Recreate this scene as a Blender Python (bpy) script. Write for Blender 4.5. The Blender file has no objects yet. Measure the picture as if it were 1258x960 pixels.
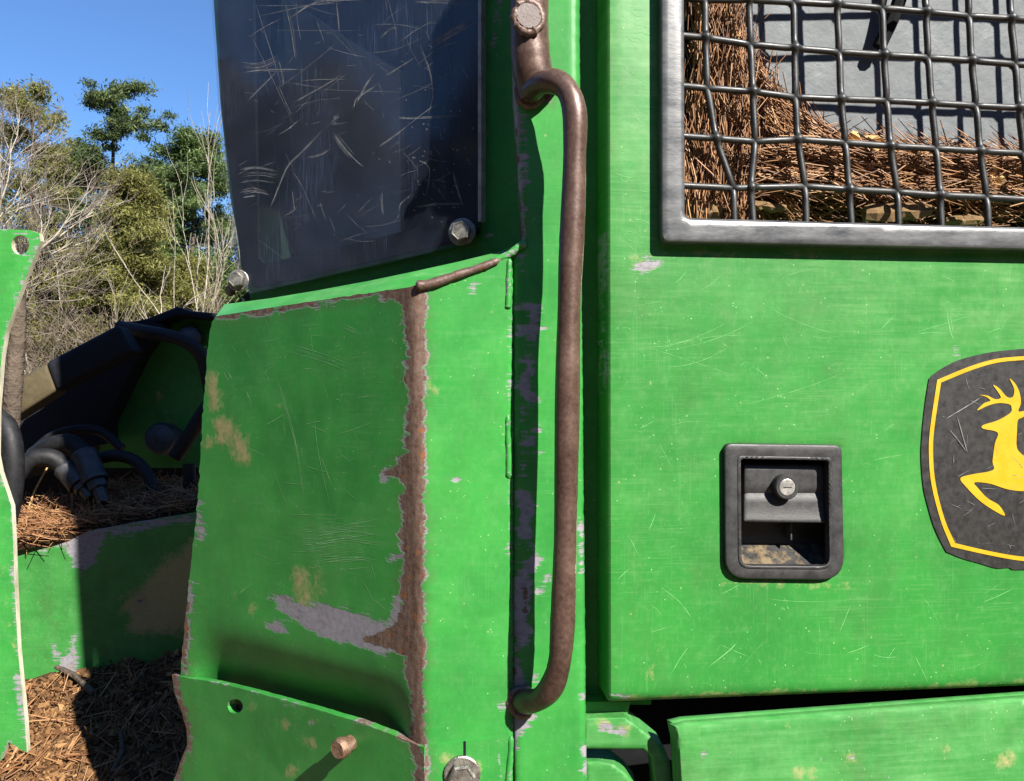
import bpy, bmesh, math, random
import numpy as np
from mathutils import Vector, Matrix, Quaternion
from mathutils.geometry import delaunay_2d_cdt, tessellate_polygon

random.seed(7); RNG = np.random.default_rng(7)
R = math.radians
scene = bpy.context.scene
COL = scene.collection

# ------------------------------------------------------------------ camera, sky, sun, exposure
EYE = 1.75                      # camera height above the ground (m)
FPX, CX, CY = 1000.0, 629.0, 480.0
cam_d = bpy.data.cameras.new('camera'); cam = bpy.data.objects.new('camera', cam_d); COL.objects.link(cam)
cam.location = (0, 0, EYE); cam.rotation_euler = (R(90), 0, 0)
cam_d.sensor_width = 36; cam_d.lens = 36 * FPX / 1258; cam_d.clip_start = .02; cam_d.clip_end = 4000
scene.camera = cam

SUN_AZ, SUN_EL = 37.5, 38         # degrees to the right of straight behind the camera, and up
S = Vector((math.sin(R(SUN_AZ)) * math.cos(R(SUN_EL)), -math.cos(R(SUN_AZ)) * math.cos(R(SUN_EL)), math.sin(R(SUN_EL))))
world = bpy.data.worlds.new('World'); scene.world = world; world.use_nodes = True
wn = world.node_tree; wn.nodes.clear()
sky = wn.nodes.new('ShaderNodeTexSky'); sky.sky_type = 'NISHITA'; sky.sun_disc = False
sky.sun_elevation = R(SUN_EL); sky.sun_rotation = math.atan2(S.x, S.y)
sky.air_density = 1.0; sky.dust_density = .1; sky.ozone_density = 10.0
bg = wn.nodes.new('ShaderNodeBackground'); bg.inputs[1].default_value = .070
wo = wn.nodes.new('ShaderNodeOutputWorld')
wn.links.new(sky.outputs[0], bg.inputs[0]); wn.links.new(bg.outputs[0], wo.inputs[0])
sun_d = bpy.data.lights.new('sun', 'SUN'); sun_d.energy = 5.0; sun_d.angle = R(.53); sun_d.color = (1, .95, .87)
sun = bpy.data.objects.new('sun', sun_d); COL.objects.link(sun); sun.location = (4, -6, 9)
sun.rotation_mode = 'QUATERNION'; sun.rotation_quaternion = S.to_track_quat('Z', 'Y')
vs = scene.view_settings; vs.view_transform = 'Standard'; vs.look = 'None'; vs.exposure = 1.4; vs.gamma = 1
vs.use_curve_mapping = False
scene.cycles.max_bounces = 8; scene.cycles.transparent_max_bounces = 12

# ------------------------------------------------------------------ node helpers
class NT:
    def __init__(s, name):
        s.m = bpy.data.materials.new(name); s.m.use_nodes = True; s.t = s.m.node_tree; s.t.nodes.clear()
        s.out = s.n('ShaderNodeOutputMaterial'); s.tc = None
    def n(s, typ, **kw):
        nd = s.t.nodes.new(typ)
        for k, v in kw.items(): setattr(nd, k, v)
        return nd
    def put(s, sock, v):
        if v is None: return
        if hasattr(v, 'is_linked') or isinstance(v, bpy.types.NodeSocket): s.t.links.new(v, sock)
        elif isinstance(v, tuple) and len(v) == 3 and sock.type == 'RGBA': sock.default_value = (*v, 1)
        else: sock.default_value = v
    def coord(s):
        if s.tc is None: s.tc = s.n('ShaderNodeTexCoord').outputs['Object']
        return s.tc
    def mapping(s, scale=(1, 1, 1), rot=(0, 0, 0), loc=(0, 0, 0)):
        m = s.n('ShaderNodeMapping'); s.put(m.inputs[0], s.coord())
        m.inputs['Scale'].default_value = scale; m.inputs['Rotation'].default_value = rot; m.inputs['Location'].default_value = loc
        return m.outputs[0]
    def noise(s, scale, detail=4, rough=.55, vec=None, dist=0, col=False):
        n = s.n('ShaderNodeTexNoise'); s.put(n.inputs['Vector'], vec if vec is not None else s.coord())
        n.inputs['Scale'].default_value = scale; n.inputs['Detail'].default_value = detail
        n.inputs['Roughness'].default_value = rough; n.inputs['Distortion'].default_value = dist
        return n.outputs['Color' if col else 'Fac']
    def voro(s, scale, vec=None, feat='F1', out='Distance'):
        n = s.n('ShaderNodeTexVoronoi', feature=feat); s.put(n.inputs['Vector'], vec if vec is not None else s.coord())
        n.inputs['Scale'].default_value = scale
        return n.outputs[out]
    def math(s, op, a, b=None, c=None, clamp=False):
        n = s.n('ShaderNodeMath', operation=op, use_clamp=clamp)
        s.put(n.inputs[0], a); s.put(n.inputs[1], b); s.put(n.inputs[2], c)
        return n.outputs[0]
    def lin(s, v, a, b, lo=0., hi=1.):       # map a..b -> lo..hi, clamped
        n = s.n('ShaderNodeMapRange'); n.clamp = True
        s.put(n.inputs[0], v)
        for i, x in enumerate((a, b, lo, hi)): s.put(n.inputs[i + 1], x)
        return n.outputs[0]
    def mix(s, f, a, b, blend='MIX'):
        n = s.n('ShaderNodeMix', data_type='RGBA', blend_type=blend)
        s.put(n.inputs[0], f); s.put(n.inputs[6], a); s.put(n.inputs[7], b)
        return n.outputs[2]
    def attr(s, name, out='Fac'):
        return s.n('ShaderNodeAttribute', attribute_name=name).outputs[out]
    def ramp(s, f, stops):
        n = s.n('ShaderNodeValToRGB'); s.put(n.inputs[0], f); e = n.color_ramp.elements
        while len(e) < len(stops): e.new(.5)
        for el, (p, c) in zip(e, stops): el.position = p; el.color = (*c, 1)
        return n.outputs[0]
    def bump(s, h, strength=.5, dist=.001, nrm=None):
        b = s.n('ShaderNodeBump'); b.inputs['Strength'].default_value = strength; b.inputs['Distance'].default_value = dist
        s.put(b.inputs['Height'], h); s.put(b.inputs['Normal'], nrm)
        return b.outputs[0]
    def bsdf(s, color, rough=.5, metal=0., normal=None, spec=.5, coat=None, **kw):
        p = s.n('ShaderNodeBsdfPrincipled')
        s.put(p.inputs['Base Color'], color); s.put(p.inputs['Roughness'], rough); s.put(p.inputs['Metallic'], metal)
        s.put(p.inputs['Normal'], normal); s.put(p.inputs['Specular IOR Level'], spec)
        if coat is not None: s.put(p.inputs['Coat Weight'], coat)
        for k, v in kw.items(): s.put(p.inputs[k.replace('_', ' ')], v)
        s.t.links.new(p.outputs[0], s.out.inputs[0]); return p
MATS = {}

def paint(name, base=(.031, .238, .037), dark=(.019, .168, .028), pale=(.13, .315, .115), rough=.42, scratch=.5, dirt=.5):
    s = NT(name)
    n_lo = s.noise(5, 3); n_mid = s.noise(38, 5, .62); n_hi = s.noise(170, 6, .7); n_x = s.noise(640, 3, .6)
    c = s.mix(s.lin(s.math('ADD', s.math('MULTIPLY', n_lo, .6), s.math('MULTIPLY', s.noise(21, 6, .7), .4)), .38, .60), dark, base)
    # sun-faded, rubbed paint: long soft streaks
    st = s.noise(1, 5, .65, s.mapping((14, 14, 210), (0, .10, 0)))
    st2 = s.noise(1, 6, .7, s.mapping((20, 20, 520), (0, -.16, 0)))
    fade = s.math('ADD', s.attr('fade'), s.math('MULTIPLY', s.math('SUBTRACT', n_mid, .5), .9))
    f1 = s.math('MULTIPLY', s.lin(st, .42, .72), s.lin(fade, -.1, 1.1))
    cloud = s.math('MULTIPLY', s.lin(s.noise(19, 6, .68), .40, .72), s.lin(fade, -.1, 1.1))
    c = s.mix(s.math('ADD', s.math('MULTIPLY', f1, .42), s.math('MULTIPLY', cloud, .42), clamp=True), c, pale)
    c = s.mix(s.math('MULTIPLY', s.lin(st2, .52, .72), s.lin(s.noise(9, 4, .6, s.mapping((1, 1, 1), (0, 0, 0), (9, 1, 4))), .40, .66, 0., .55 * scratch)), c, pale)
    mot = s.noise(240, 5, .7, s.mapping((1, 1, .55)))
    c = s.mix(s.math('MULTIPLY', s.lin(mot, .54, .80), .24), c, pale)
    c = s.mix(s.math('MULTIPLY', s.lin(mot, .48, .22), .35), c, dark)
    c = s.mix(s.math('MULTIPLY', s.lin(s.noise(70, 6, .7), .5, .8), .22 * scratch), c, pale)
    # fine hairline scratches in three directions
    for k, (rot, sc) in enumerate((((0, .5, 0), (900, 900, 12)), ((0, -.9, 0), (1100, 1100, 15)), ((0, 1.35, 0), (800, 800, 10)))):
        a = s.noise(1, 2, .5, s.mapping(sc, rot, (k * 3.1, 0, k)))
        gate = s.lin(s.noise(11 + 4 * k, 2, .5, s.mapping((1, 1, 1), (0, 0, 0), (k * 7, 2, 1))), .50, .64)
        c = s.mix(s.math('MULTIPLY', s.math('MULTIPLY', s.lin(a, .655, .70), gate), .22 * scratch), c, (.18, .38, .15))
    dot = s.math('MULTIPLY', s.lin(s.voro(150), .13, .07), s.lin(s.noise(40, 3, .6), .52, .58))
    c = s.mix(s.math('MULTIPLY', dot, .75), c, (.27, .44, .20))
    # dust specks and stains
    speck = s.lin(s.voro(62), .10, .04)
    gate = s.lin(s.noise(23, 2), .56, .63)
    c = s.mix(s.math('MULTIPLY', s.math('MULTIPLY', speck, gate), .8 * dirt), c, (.36, .31, .17))
    grime = s.math('MULTIPLY', s.lin(s.noise(13, 7, .72), .50, .74), .55 * dirt)
    c = s.mix(grime, c, (.045, .085, .028))
    drip = s.math('MULTIPLY', s.lin(s.noise(1, 5, .65, s.mapping((46, 46, 3.2))), .57, .74), .16 * dirt)
    c = s.mix(drip, c, (.085, .11, .045))
    # dried mud smears
    mud = s.math('ADD', s.attr('mud'), s.math('ADD', s.math('MULTIPLY', s.math('SUBTRACT', n_mid, .5), 34.), s.math('MULTIPLY', s.math('SUBTRACT', n_hi, .5), 22.)))
    mudm = s.math('MULTIPLY', s.lin(mud, -4., 9.), .88)
    c = s.mix(mudm, c, s.mix(n_hi, (.20, .16, .06), (.42, .35, .17)))
    # chipped: primer, then bare rusty steel
    jag = s.math('ADD', s.math('MULTIPLY', s.math('SUBTRACT', n_mid, .5), 18.),
                 s.math('ADD', s.math('MULTIPLY', s.math('SUBTRACT', n_hi, .5), 9.),
                        s.math('MULTIPLY', s.math('SUBTRACT', s.noise(1, 4, .6, s.mapping((22, 22, 150), (0, .10, 0))), .5), 20.)))
    rs = s.math('ADD', s.attr('rust'), jag)
    rm = s.lin(rs, -.6, .9)
    smear = s.math('MULTIPLY', s.math('SUBTRACT', s.noise(1, 6, .72, s.mapping((24, 24, 300), (0, .22, 0), (3, 1, 2))), .5), 26.)
    pr = s.math('MAXIMUM', s.math('ADD', s.attr('primer'), s.math('ADD', jag, smear)), s.math('ADD', rs, s.lin(n_mid, .40, .75, .3, 3.2)))
    pm = s.lin(pr, -1.4, 1.8)
    chips = s.lin(s.math('ADD', s.noise(55, 5, .6, s.mapping((1, 1, 1), (0, 0, 0), (5, 5, 5))), s.math('MULTIPLY', s.attr('fade'), .02)), .735, .745)
    pm = s.math('MAXIMUM', pm, s.math('MULTIPLY', chips, .8))
    stain = s.math('MULTIPLY', s.lin(s.math('ADD', s.attr('rust'), s.math('MULTIPLY', jag, 1.3)), -13., 1.), s.lin(s.noise(60, 6, .7), .36, .62, .1, .55))
    c = s.mix(stain, c, (.075, .085, .034))
    pcol = s.mix(s.lin(n_hi, .3, .7), (.17, .162, .185), (.27, .256, .265))
    pcol = s.mix(s.math('MULTIPLY', s.lin(s.noise(44, 6, .7, s.mapping((1, 1, 2.2), (0, .3, 0), (2, 2, 2))), .52, .68), .6), pcol, (.115, .075, .055))
    c = s.mix(pm, c, pcol)
    rcol = s.ramp(s.math('ADD', s.math('MULTIPLY', n_hi, .55), s.math('MULTIPLY', s.noise(1, 5, .6, s.mapping((190, 190, 26))), .5)),
                  [(.30, (.030, .016, .011)), (.44, (.080, .045, .030)), (.57, (.130, .084, .062)), (.74, (.20, .138, .105))])
    rcol = s.mix(s.lin(s.noise(75, 4, .6), .60, .70), rcol, (.20, .075, .025))
    c = s.mix(rm, c, rcol)
    rg = s.math('ADD', s.math('MULTIPLY', n_hi, .16), rough - .08)
    rg = s.math('ADD', rg, s.math('MULTIPLY', s.math('MAXIMUM', mudm, pm), .22))
    h = s.math('ADD', s.math('MULTIPLY', pm, -.55), s.math('ADD', s.math('MULTIPLY', rm, -.3), s.math('MULTIPLY', mudm, .35)))
    h = s.math('ADD', h, s.math('MULTIPLY', n_hi, s.math('ADD', s.math('MULTIPLY', rm, .9), .07)))
    nb = s.bump(h, .55, .0009)
    nb = s.bump(n_lo, .25, .004, nb)
    s.bsdf(c, rg, 0., nb, spec=.32)
    MATS[name] = s.m; return s.m
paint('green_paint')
paint('green_paint_door', base=(.026, .192, .030), dark=(.019, .150, .024), pale=(.165, .315, .125), rough=.40, scratch=.7, dirt=.6)  # darker base than green_paint stands in for the door catching less sun
paint('green_paint_dirty', base=(.035, .21, .036), dark=(.022, .15, .026), rough=.5, scratch=.7, dirt=1.)

def rusty(name, tint=1.):
    s = NT(name)
    hi = s.noise(210, 6, .7); mid = s.noise(42, 4, .6)
    c = s.ramp(s.math('ADD', s.math('MULTIPLY', hi, .6), s.math('MULTIPLY', mid, .4)),
               [(.32, (.030 * tint, .017 * tint, .012 * tint)), (.46, (.085 * tint, .050 * tint, .038 * tint)), (.58, (.130 * tint, .085 * tint, .070 * tint)), (.72, (.19 * tint, .135 * tint, .115 * tint))])
    c = s.mix(s.lin(s.noise(60, 4), .62, .70), c, (.17, .065, .022))
    s.bsdf(c, s.lin(mid, .3, .7, .36, .58), .25, s.bump(s.math('ADD', hi, s.math('MULTIPLY', mid, .6)), .55, .0011), spec=.5)
    MATS[name] = s.m
rusty('rusty_steel'); rusty('rusty_weld', 1.1)

def handle_mat():                        # worn brown steel with remains of green paint on the back edges
    s = NT('handle_steel')
    hi = s.noise(230, 6, .7); mid = s.noise(33, 4, .6)
    c = s.ramp(s.math('ADD', s.math('MULTIPLY', hi, .45), s.math('ADD', s.math('MULTIPLY', mid, .25), s.math('MULTIPLY', s.noise(9, 4, .6), .3))),
               [(.34, (.030, .015, .011)), (.47, (.078, .045, .034)), (.58, (.118, .071, .053)), (.72, (.18, .122, .096))])
    e = s.math('ADD', s.attr('paint_left'), s.math('ADD', s.math('MULTIPLY', s.math('SUBTRACT', mid, .5), 1.3), s.math('MULTIPLY', s.math('SUBTRACT', hi, .5), .7)))
    c = s.mix(s.lin(e, -.16, -.10), c, (.34, .31, .27))
    pm = s.lin(e, .0, .05)
    c = s.mix(pm, c, (.034, .22, .038))
    h = s.math('ADD', s.math('MULTIPLY', hi, .6), pm)
    s.bsdf(c, s.lin(mid, .3, .7, .30, .5), s.math('MULTIPLY', s.math('SUBTRACT', 1., pm), .3), s.bump(h, .5, .0009), spec=.5)
    MATS['handle_steel'] = s.m
handle_mat()

def simple(name, c1, c2, scale=40, rough=(.4, .6), metal=0., bump=.3, bdist=.001, spec=.5, detail=5, stretch=None, dust=None):
    s = NT(name); v = s.mapping(stretch) if stretch else None
    n = s.noise(scale, detail, .6, v); n2 = s.noise(scale * 5, 4, .6, v)
    c = s.mix(s.lin(s.math('ADD', s.math('MULTIPLY', n, .65), s.math('MULTIPLY', n2, .35)), .35, .65), c1, c2)
    if dust:
        up = s.n('ShaderNodeSeparateXYZ'); s.t.links.new(s.n('ShaderNodeNewGeometry').outputs['Normal'], up.inputs[0])
        d = s.math('MULTIPLY', s.lin(up.outputs[2], .25, .6), s.lin(s.noise(60, 6, .75), .46, .60))
        c = s.mix(d, c, dust)
    s.bsdf(c, s.lin(n, .3, .7, *rough), metal, s.bump(n2, bump, bdist), spec=spec)
    MATS[name] = s.m; return s.m
simple('black_frame', (.036, .039, .044), (.095, .096, .098), 26, (.26, .46), 0., .2, .0006, .6, stretch=(1, 1, 2.5))
simple('wire_steel', (.010, .011, .012), (.030, .031, .030), 60, (.38, .6), .1, .25, .0006, .6)
simple('latch_plastic', (.013, .013, .014), (.030, .0295, .029), 90, (.42, .62), 0., .3, .0004, .55, dust=(.15, .11, .06))
simple('latch_frame', (.014, .014, .015), (.033, .0325, .032), 90, (.42, .6), 0., .3, .0004, .5)
simple('bright_metal', (.42, .40, .36), (.66, .64, .60), 120, (.25, .45), .8, .3, .0005)
simple('zinc_bolt', (.13, .115, .095), (.36, .34, .30), 150, (.28, .5), .75, .6, .0007)
simple('rust_bolt', (.10, .045, .02), (.30, .20, .14), 160, (.35, .6), .5, .8, .0009)
simple('shroud_sheet', (.050, .062, .070), (.112, .122, .128), 14, (.55, .8), 0., .6, .002)
simple('hose_rubber', (.005, .005, .006), (.014, .014, .016), 60, (.5, .7), 0., .3, .0007, .3)
simple('sleeve_rubber', (.006, .007, .010), (.015, .017, .023), 50, (.65, .85), 0., .4, .001, .2)
simple('tan_sleeve', (.045, .034, .014), (.085, .066, .03), 50, (.7, .9), 0., .4, .001)
simple('steel_dull', (.028, .030, .034), (.075, .076, .080), 45, (.4, .6), .4, .3, .0007)
simple('cab_black', (.003, .0035, .004), (.008, .009, .010), 20, (.75, .9), spec=.15)
simple('dim_green', (.006, .016, .010), (.012, .030, .017), 20, (.6, .8), spec=.2)  # cab green with the inside shade darkened into the colour
simple('interior_grey', (.70, .69, .68), (.80, .79, .77), 12, (.7, .9), 0., .2, .001)
simple('wood_chunk', (.15, .085, .038), (.36, .24, .12), 30, (.75, .95), 0., .8, .002, .2, stretch=(3, 30, 60))
simple('dry_leaf', (.40, .23, .09), (.66, .45, .20), 60, (.5, .7), 0., .5, .001, .3)
simple('decal_black', (.0085, .008, .0078), (.021, .020, .019), 140, (.42, .6), 0., .1, .0003, .45)
simple('decal_yellow', (.40, .245, .003), (.46, .29, .005), 60, (.40, .55), 0., .1, .0003, .45)
simple('scratch_pale', (.08, .085, .09), (.26, .265, .27), 150, (.6, .9), 0., .1, .0003, .2)
simple('scratch_green', (.09, .33, .09), (.20, .41, .17), 90, (.6, .9), 0., .1, .0003, .2)
simple('plug_steel', (.05, .034, .029), (.12, .088, .078), 70, (.5, .7), 0., .6, .001)
simple('worn_edge', (.30, .29, .19), (.62, .59, .46), 45, (.5, .7), 0., .5, .001, stretch=(1, 1, .35))
simple('trim_grey', (.16, .16, .15), (.36, .35, .33), 60, (.3, .5), .3, .3, .0005)

def ground_mat(name, cols, sc):
    s = NT(name); a = s.noise(sc, 8, .7); b = s.voro(sc * 9, out='Color')
    c = s.ramp(s.math('ADD', s.math('MULTIPLY', a, .7), s.math('MULTIPLY', s.noise(sc * 12, 4), .3)), [(.3, cols[0]), (.5, cols[1]), (.7, cols[2])])
    s.bsdf(c, .95, 0., s.bump(s.math('ADD', a, s.voro(sc * 14)), .7, .02), spec=.15); MATS[name] = s.m
ground_mat('ground_earth', [(.06, .042, .027), (.11, .08, .05), (.17, .13, .085)], .8)
ground_mat('chip_bed', [(.030, .016, .008), (.075, .042, .020), (.13, .08, .04)], 30)
ground_mat('straw_bed', [(.020, .010, .005), (.055, .030, .014), (.09, .05, .024)], 40)

def tinted(name, cols, rough=.75, spec=.25, trans=0.):   # per-piece colour from the 'tone' attribute
    s = NT(name); c = s.ramp(s.attr('tone'), [(i / (len(cols) - 1), k) for i, k in enumerate(cols)])
    p = s.bsdf(c, rough, 0., None, spec=spec)
    if trans:
        tr = s.n('ShaderNodeBsdfTranslucent'); s.put(tr.inputs[0], c); mx = s.n('ShaderNodeMixShader'); mx.inputs[0].default_value = trans
        s.t.links.new(p.outputs[0], mx.inputs[1]); s.t.links.new(tr.outputs[0], mx.inputs[2]); s.t.links.new(mx.outputs[0], s.out.inputs[0])
    MATS[name] = s.m
tinted('pine_straw', [(.06, .024, .010), (.20, .088, .034), (.34, .175, .075), (.48, .30, .15)], .5, .4)
tinted('chips', [(.035, .016, .006), (.10, .048, .018), (.18, .092, .036), (.30, .175, .075)], .8, .25)
tinted('pine_needles', [(.018, .034, .010), (.045, .075, .022), (.090, .125, .036), (.15, .18, .06)], .55, .4, .32)
tinted('olive_needles', [(.048, .055, .014), (.118, .122, .030), (.20, .195, .052), (.29, .265, .09)], .6, .3, .32)
tinted('bright_needles', [(.022, .045, .012), (.06, .10, .026), (.115, .165, .045), (.18, .23, .07)], .55, .4, .32)
tinted('brown_foliage', [(.035, .028, .014), (.085, .066, .034), (.145, .115, .06), (.21, .17, .10)], .7, .2, .2)
tinted('twigs', [(.08, .062, .048), (.15, .118, .092), (.24, .195, .155)], .8, .2)
simple('pale_bark', (.20, .17, .13), (.42, .37, .30), 9, (.8, .95), 0., .5, .01, .2)
simple('dark_bark', (.05, .038, .028), (.13, .10, .075), 9, (.8, .95), 0., .7, .02, .2)

def pane_mat():
    s = NT('polycarbonate'); p = s.n('ShaderNodeBsdfPrincipled')
    haze = s.noise(9, 5, .6); fine = s.noise(1, 3, .6, s.mapping((60, 60, 700), (0, .7, 0)))
    sc = s.noise(1, 2, .5, s.mapping((900, 900, 16), (0, .75, 0))); sg = s.lin(s.noise(14, 2), .45, .62)
    sc2 = s.noise(1, 2, .5, s.mapping((1000, 1000, 20), (0, -1.0, 0)))
    scr = s.math('MULTIPLY', s.math('MAXIMUM', s.lin(sc, .64, .70), s.lin(sc2, .65, .71)), sg)
    hz = s.math('ADD', s.lin(haze, .3, .75, .03, .10), s.math('MULTIPLY', scr, .35))
    s.put(p.inputs['Base Color'], s.mix(s.lin(haze, .3, .7), (.010, .014, .024), (.028, .034, .046)))
    s.put(p.inputs['Roughness'], s.lin(fine, .3, .7, .07, .16)); s.put(p.inputs['Specular IOR Level'], .5)
    tr = s.n('ShaderNodeBsdfTransparent'); s.put(tr.inputs[0], (.90, .92, .95))
    gl = s.n('ShaderNodeBsdfGlossy'); s.put(gl.inputs[0], (.9, .95, 1)); s.put(gl.inputs['Roughness'], .08)
    df = s.n('ShaderNodeBsdfDiffuse'); s.put(df.inputs[0], (.13, .17, .27))
    fr = s.n('ShaderNodeFresnel'); fr.inputs[0].default_value = 1.5
    m1 = s.n('ShaderNodeMixShader'); s.put(m1.inputs[0], hz); s.t.links.new(tr.outputs[0], m1.inputs[1]); s.t.links.new(df.outputs[0], m1.inputs[2])
    m2 = s.n('ShaderNodeMixShader'); s.put(m2.inputs[0], s.math('MULTIPLY', fr.outputs[0], s.math('SUBTRACT', 1., s.n('ShaderNodeNewGeometry').outputs['Backfacing']))); s.t.links.new(m1.outputs[0], m2.inputs[1]); s.t.links.new(gl.outputs[0], m2.inputs[2])
    s.t.nodes.remove(p)
    s.t.links.new(m2.outputs[0], s.out.inputs[0]); MATS['polycarbonate'] = s.m
pane_mat()

# ------------------------------------------------------------------ geometry helpers (camera-centred metres, the eye is the origin)
def ray(x, y): return np.array([(x - CX) / FPX, 1.0, (CY - y) / FPX])
class Plane:
    def __init__(s, px, Y, rec=0., tilt=0., py=480):
        s.p = ray(px, py) * Y; a, t = R(rec), R(tilt)
        s.n = np.array([math.sin(a) * math.cos(t), -math.cos(a) * math.cos(t), math.sin(t)])
    def __call__(s, x, y):
        x = np.asarray(x, float); y = np.asarray(y, float)
        return float(s.p @ s.n) / ((x - CX) / FPX * s.n[0] + s.n[1] + (CY - y) / FPX * s.n[2])
    def off(s, d):                          # the same plane moved d metres away from the camera
        q = Plane(0, 1); q.n = s.n; q.p = s.p - s.n * d; return q
    def at(s, x, y, out=0.): return ray(x, y) * float(s(x, y)) + s.n * out
class Fn:
    def __init__(s, f, n): s.f = f; s.n = np.array(n, float) / np.linalg.norm(n)
    def __call__(s, x, y): return s.f(np.asarray(x, float), np.asarray(y, float))
    def at(s, x, y, out=0.): return ray(x, y) * float(s.f(np.float64(x), np.float64(y))) + s.n * out
def inside(P, poly):
    x, y = P[:, 0], P[:, 1]; c = np.zeros(len(P), bool); q = np.asarray(poly, float); j = len(q) - 1
    for i in range(len(q)):
        xi, yi, xj, yj = *q[i], *q[j]
        if yi != yj: c ^= ((yi > y) != (yj > y)) & (x < (xj - xi) * (y - yi) / (yj - yi) + xi)
        j = i
    return c
def dist(P, poly, closed=True):
    q = np.asarray(poly, float); d = np.full(len(P), 1e9); m = len(q) if closed else len(q) - 1
    for i in range(m):
        a, b = q[i], q[(i + 1) % len(q)]; ab = b - a; L = ab @ ab + 1e-12
        t = np.clip(((P - a) @ ab) / L, 0, 1); d = np.minimum(d, np.linalg.norm(P - a - t[:, None] * ab, axis=1))
    return d
def sdf(P, poly): d = dist(P, poly); return np.where(inside(P, poly), d, -d)
def layer(P, shapes):                       # shapes: polygons, or ('line', pts, halfwidth), or ('spot', x, y, r)
    v = np.full(len(P), -40.)
    for s in shapes:
        if s[0] == 'line': v = np.maximum(v, s[2] - dist(P, s[1], False))
        elif s[0] == 'grow': v = np.maximum(v, sdf(P, s[1]) + s[2])
        elif s[0] == 'spot': v = np.maximum(v, s[3] - np.hypot(P[:, 0] - s[1], P[:, 1] - s[2]))
        else: v = np.maximum(v, sdf(P, s))
    return v
def smooth_path(pts, n=8, closed=False):
    p = np.asarray(pts, float); out = []; m = len(p)
    for i in range(m if closed else m - 1):
        a = p[(i - 1) % m] if closed or i else 2 * p[0] - p[1]
        b, c = p[i], p[(i + 1) % m]; d = p[(i + 2) % m] if closed or i + 2 < m else 2 * p[-1] - p[-2]
        for k in range(n):
            t = k / n
            out.append(.5 * (2 * b + (c - a) * t + (2 * a - 5 * b + 4 * c - d) * t * t + (3 * b - a - 3 * c + d) * t ** 3))
    if not closed: out.append(p[-1])
    return np.array(out)
def rounded(pts, rad, n=5):                 # polygon with rounded corners; rad: one number or one per corner
    q = np.asarray(pts, float); out = []; rad = [rad] * len(q) if np.isscalar(rad) else rad
    for i in range(len(q)):
        p, a, b = q[i], q[i - 1], q[(i + 1) % len(q)]
        u = (a - p) / np.linalg.norm(a - p); v = (b - p) / np.linalg.norm(b - p); r = min(rad[i], .45 * np.linalg.norm(a - p), .45 * np.linalg.norm(b - p))
        if r <= 0: out.append(p); continue
        for k in range(n + 1):
            t = k / n; out.append((1 - t) ** 2 * (p + u * r) + 2 * t * (1 - t) * p + t * t * (p + v * r))
    return [tuple(o) for o in out]
def circle(x, y, rx, ry=None, n=20, a0=0): return [(x + rx * math.cos(a0 + 2 * math.pi * k / n), y + (ry or rx) * math.sin(a0 + 2 * math.pi * k / n)) for k in range(n)]

def link(name, verts, faces, mat, parent=None, smooth=False, sharp=None, attrs=None, kind=None, world_=False):
    v = np.asarray(verts, float)
    if not world_: v = v + np.array([0, 0, EYE])
    c = v.mean(0) if parent is not None or world_ == 'centre' else v.mean(0)
    me = bpy.data.meshes.new(name); me.from_pydata((v - c).tolist(), [], faces if isinstance(faces, list) else faces.tolist())
    me.materials.append(MATS[mat] if isinstance(mat, str) else mat)
    if smooth: me.shade_smooth()
    if sharp is not None: me.set_sharp_from_angle(angle=R(sharp))
    for k, a in (attrs or {}).items():
        at = me.attributes.new(k, 'FLOAT', 'POINT'); at.data.foreach_set('value', np.asarray(a, np.float32))
    me.update(); o = bpy.data.objects.new(name, me); COL.objects.link(o)
    o['_w'] = c.tolist(); pw = np.array(parent['_w']) if parent is not None else np.zeros(3)
    o.location = (c - pw).tolist(); o.parent = parent
    if kind: o['kind'] = kind
    return o
def tag(o, label, cat, group=None, kind=None):
    o['label'] = label; o['category'] = cat
    if group: o['group'] = group
    if kind: o['kind'] = kind
    return o
def empty(name, loc, label, cat, group=None):
    o = bpy.data.objects.new(name, None); COL.objects.link(o); o.location = loc; o['_w'] = list(loc); o.empty_display_size = .1
    return tag(o, label, cat, group)

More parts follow.
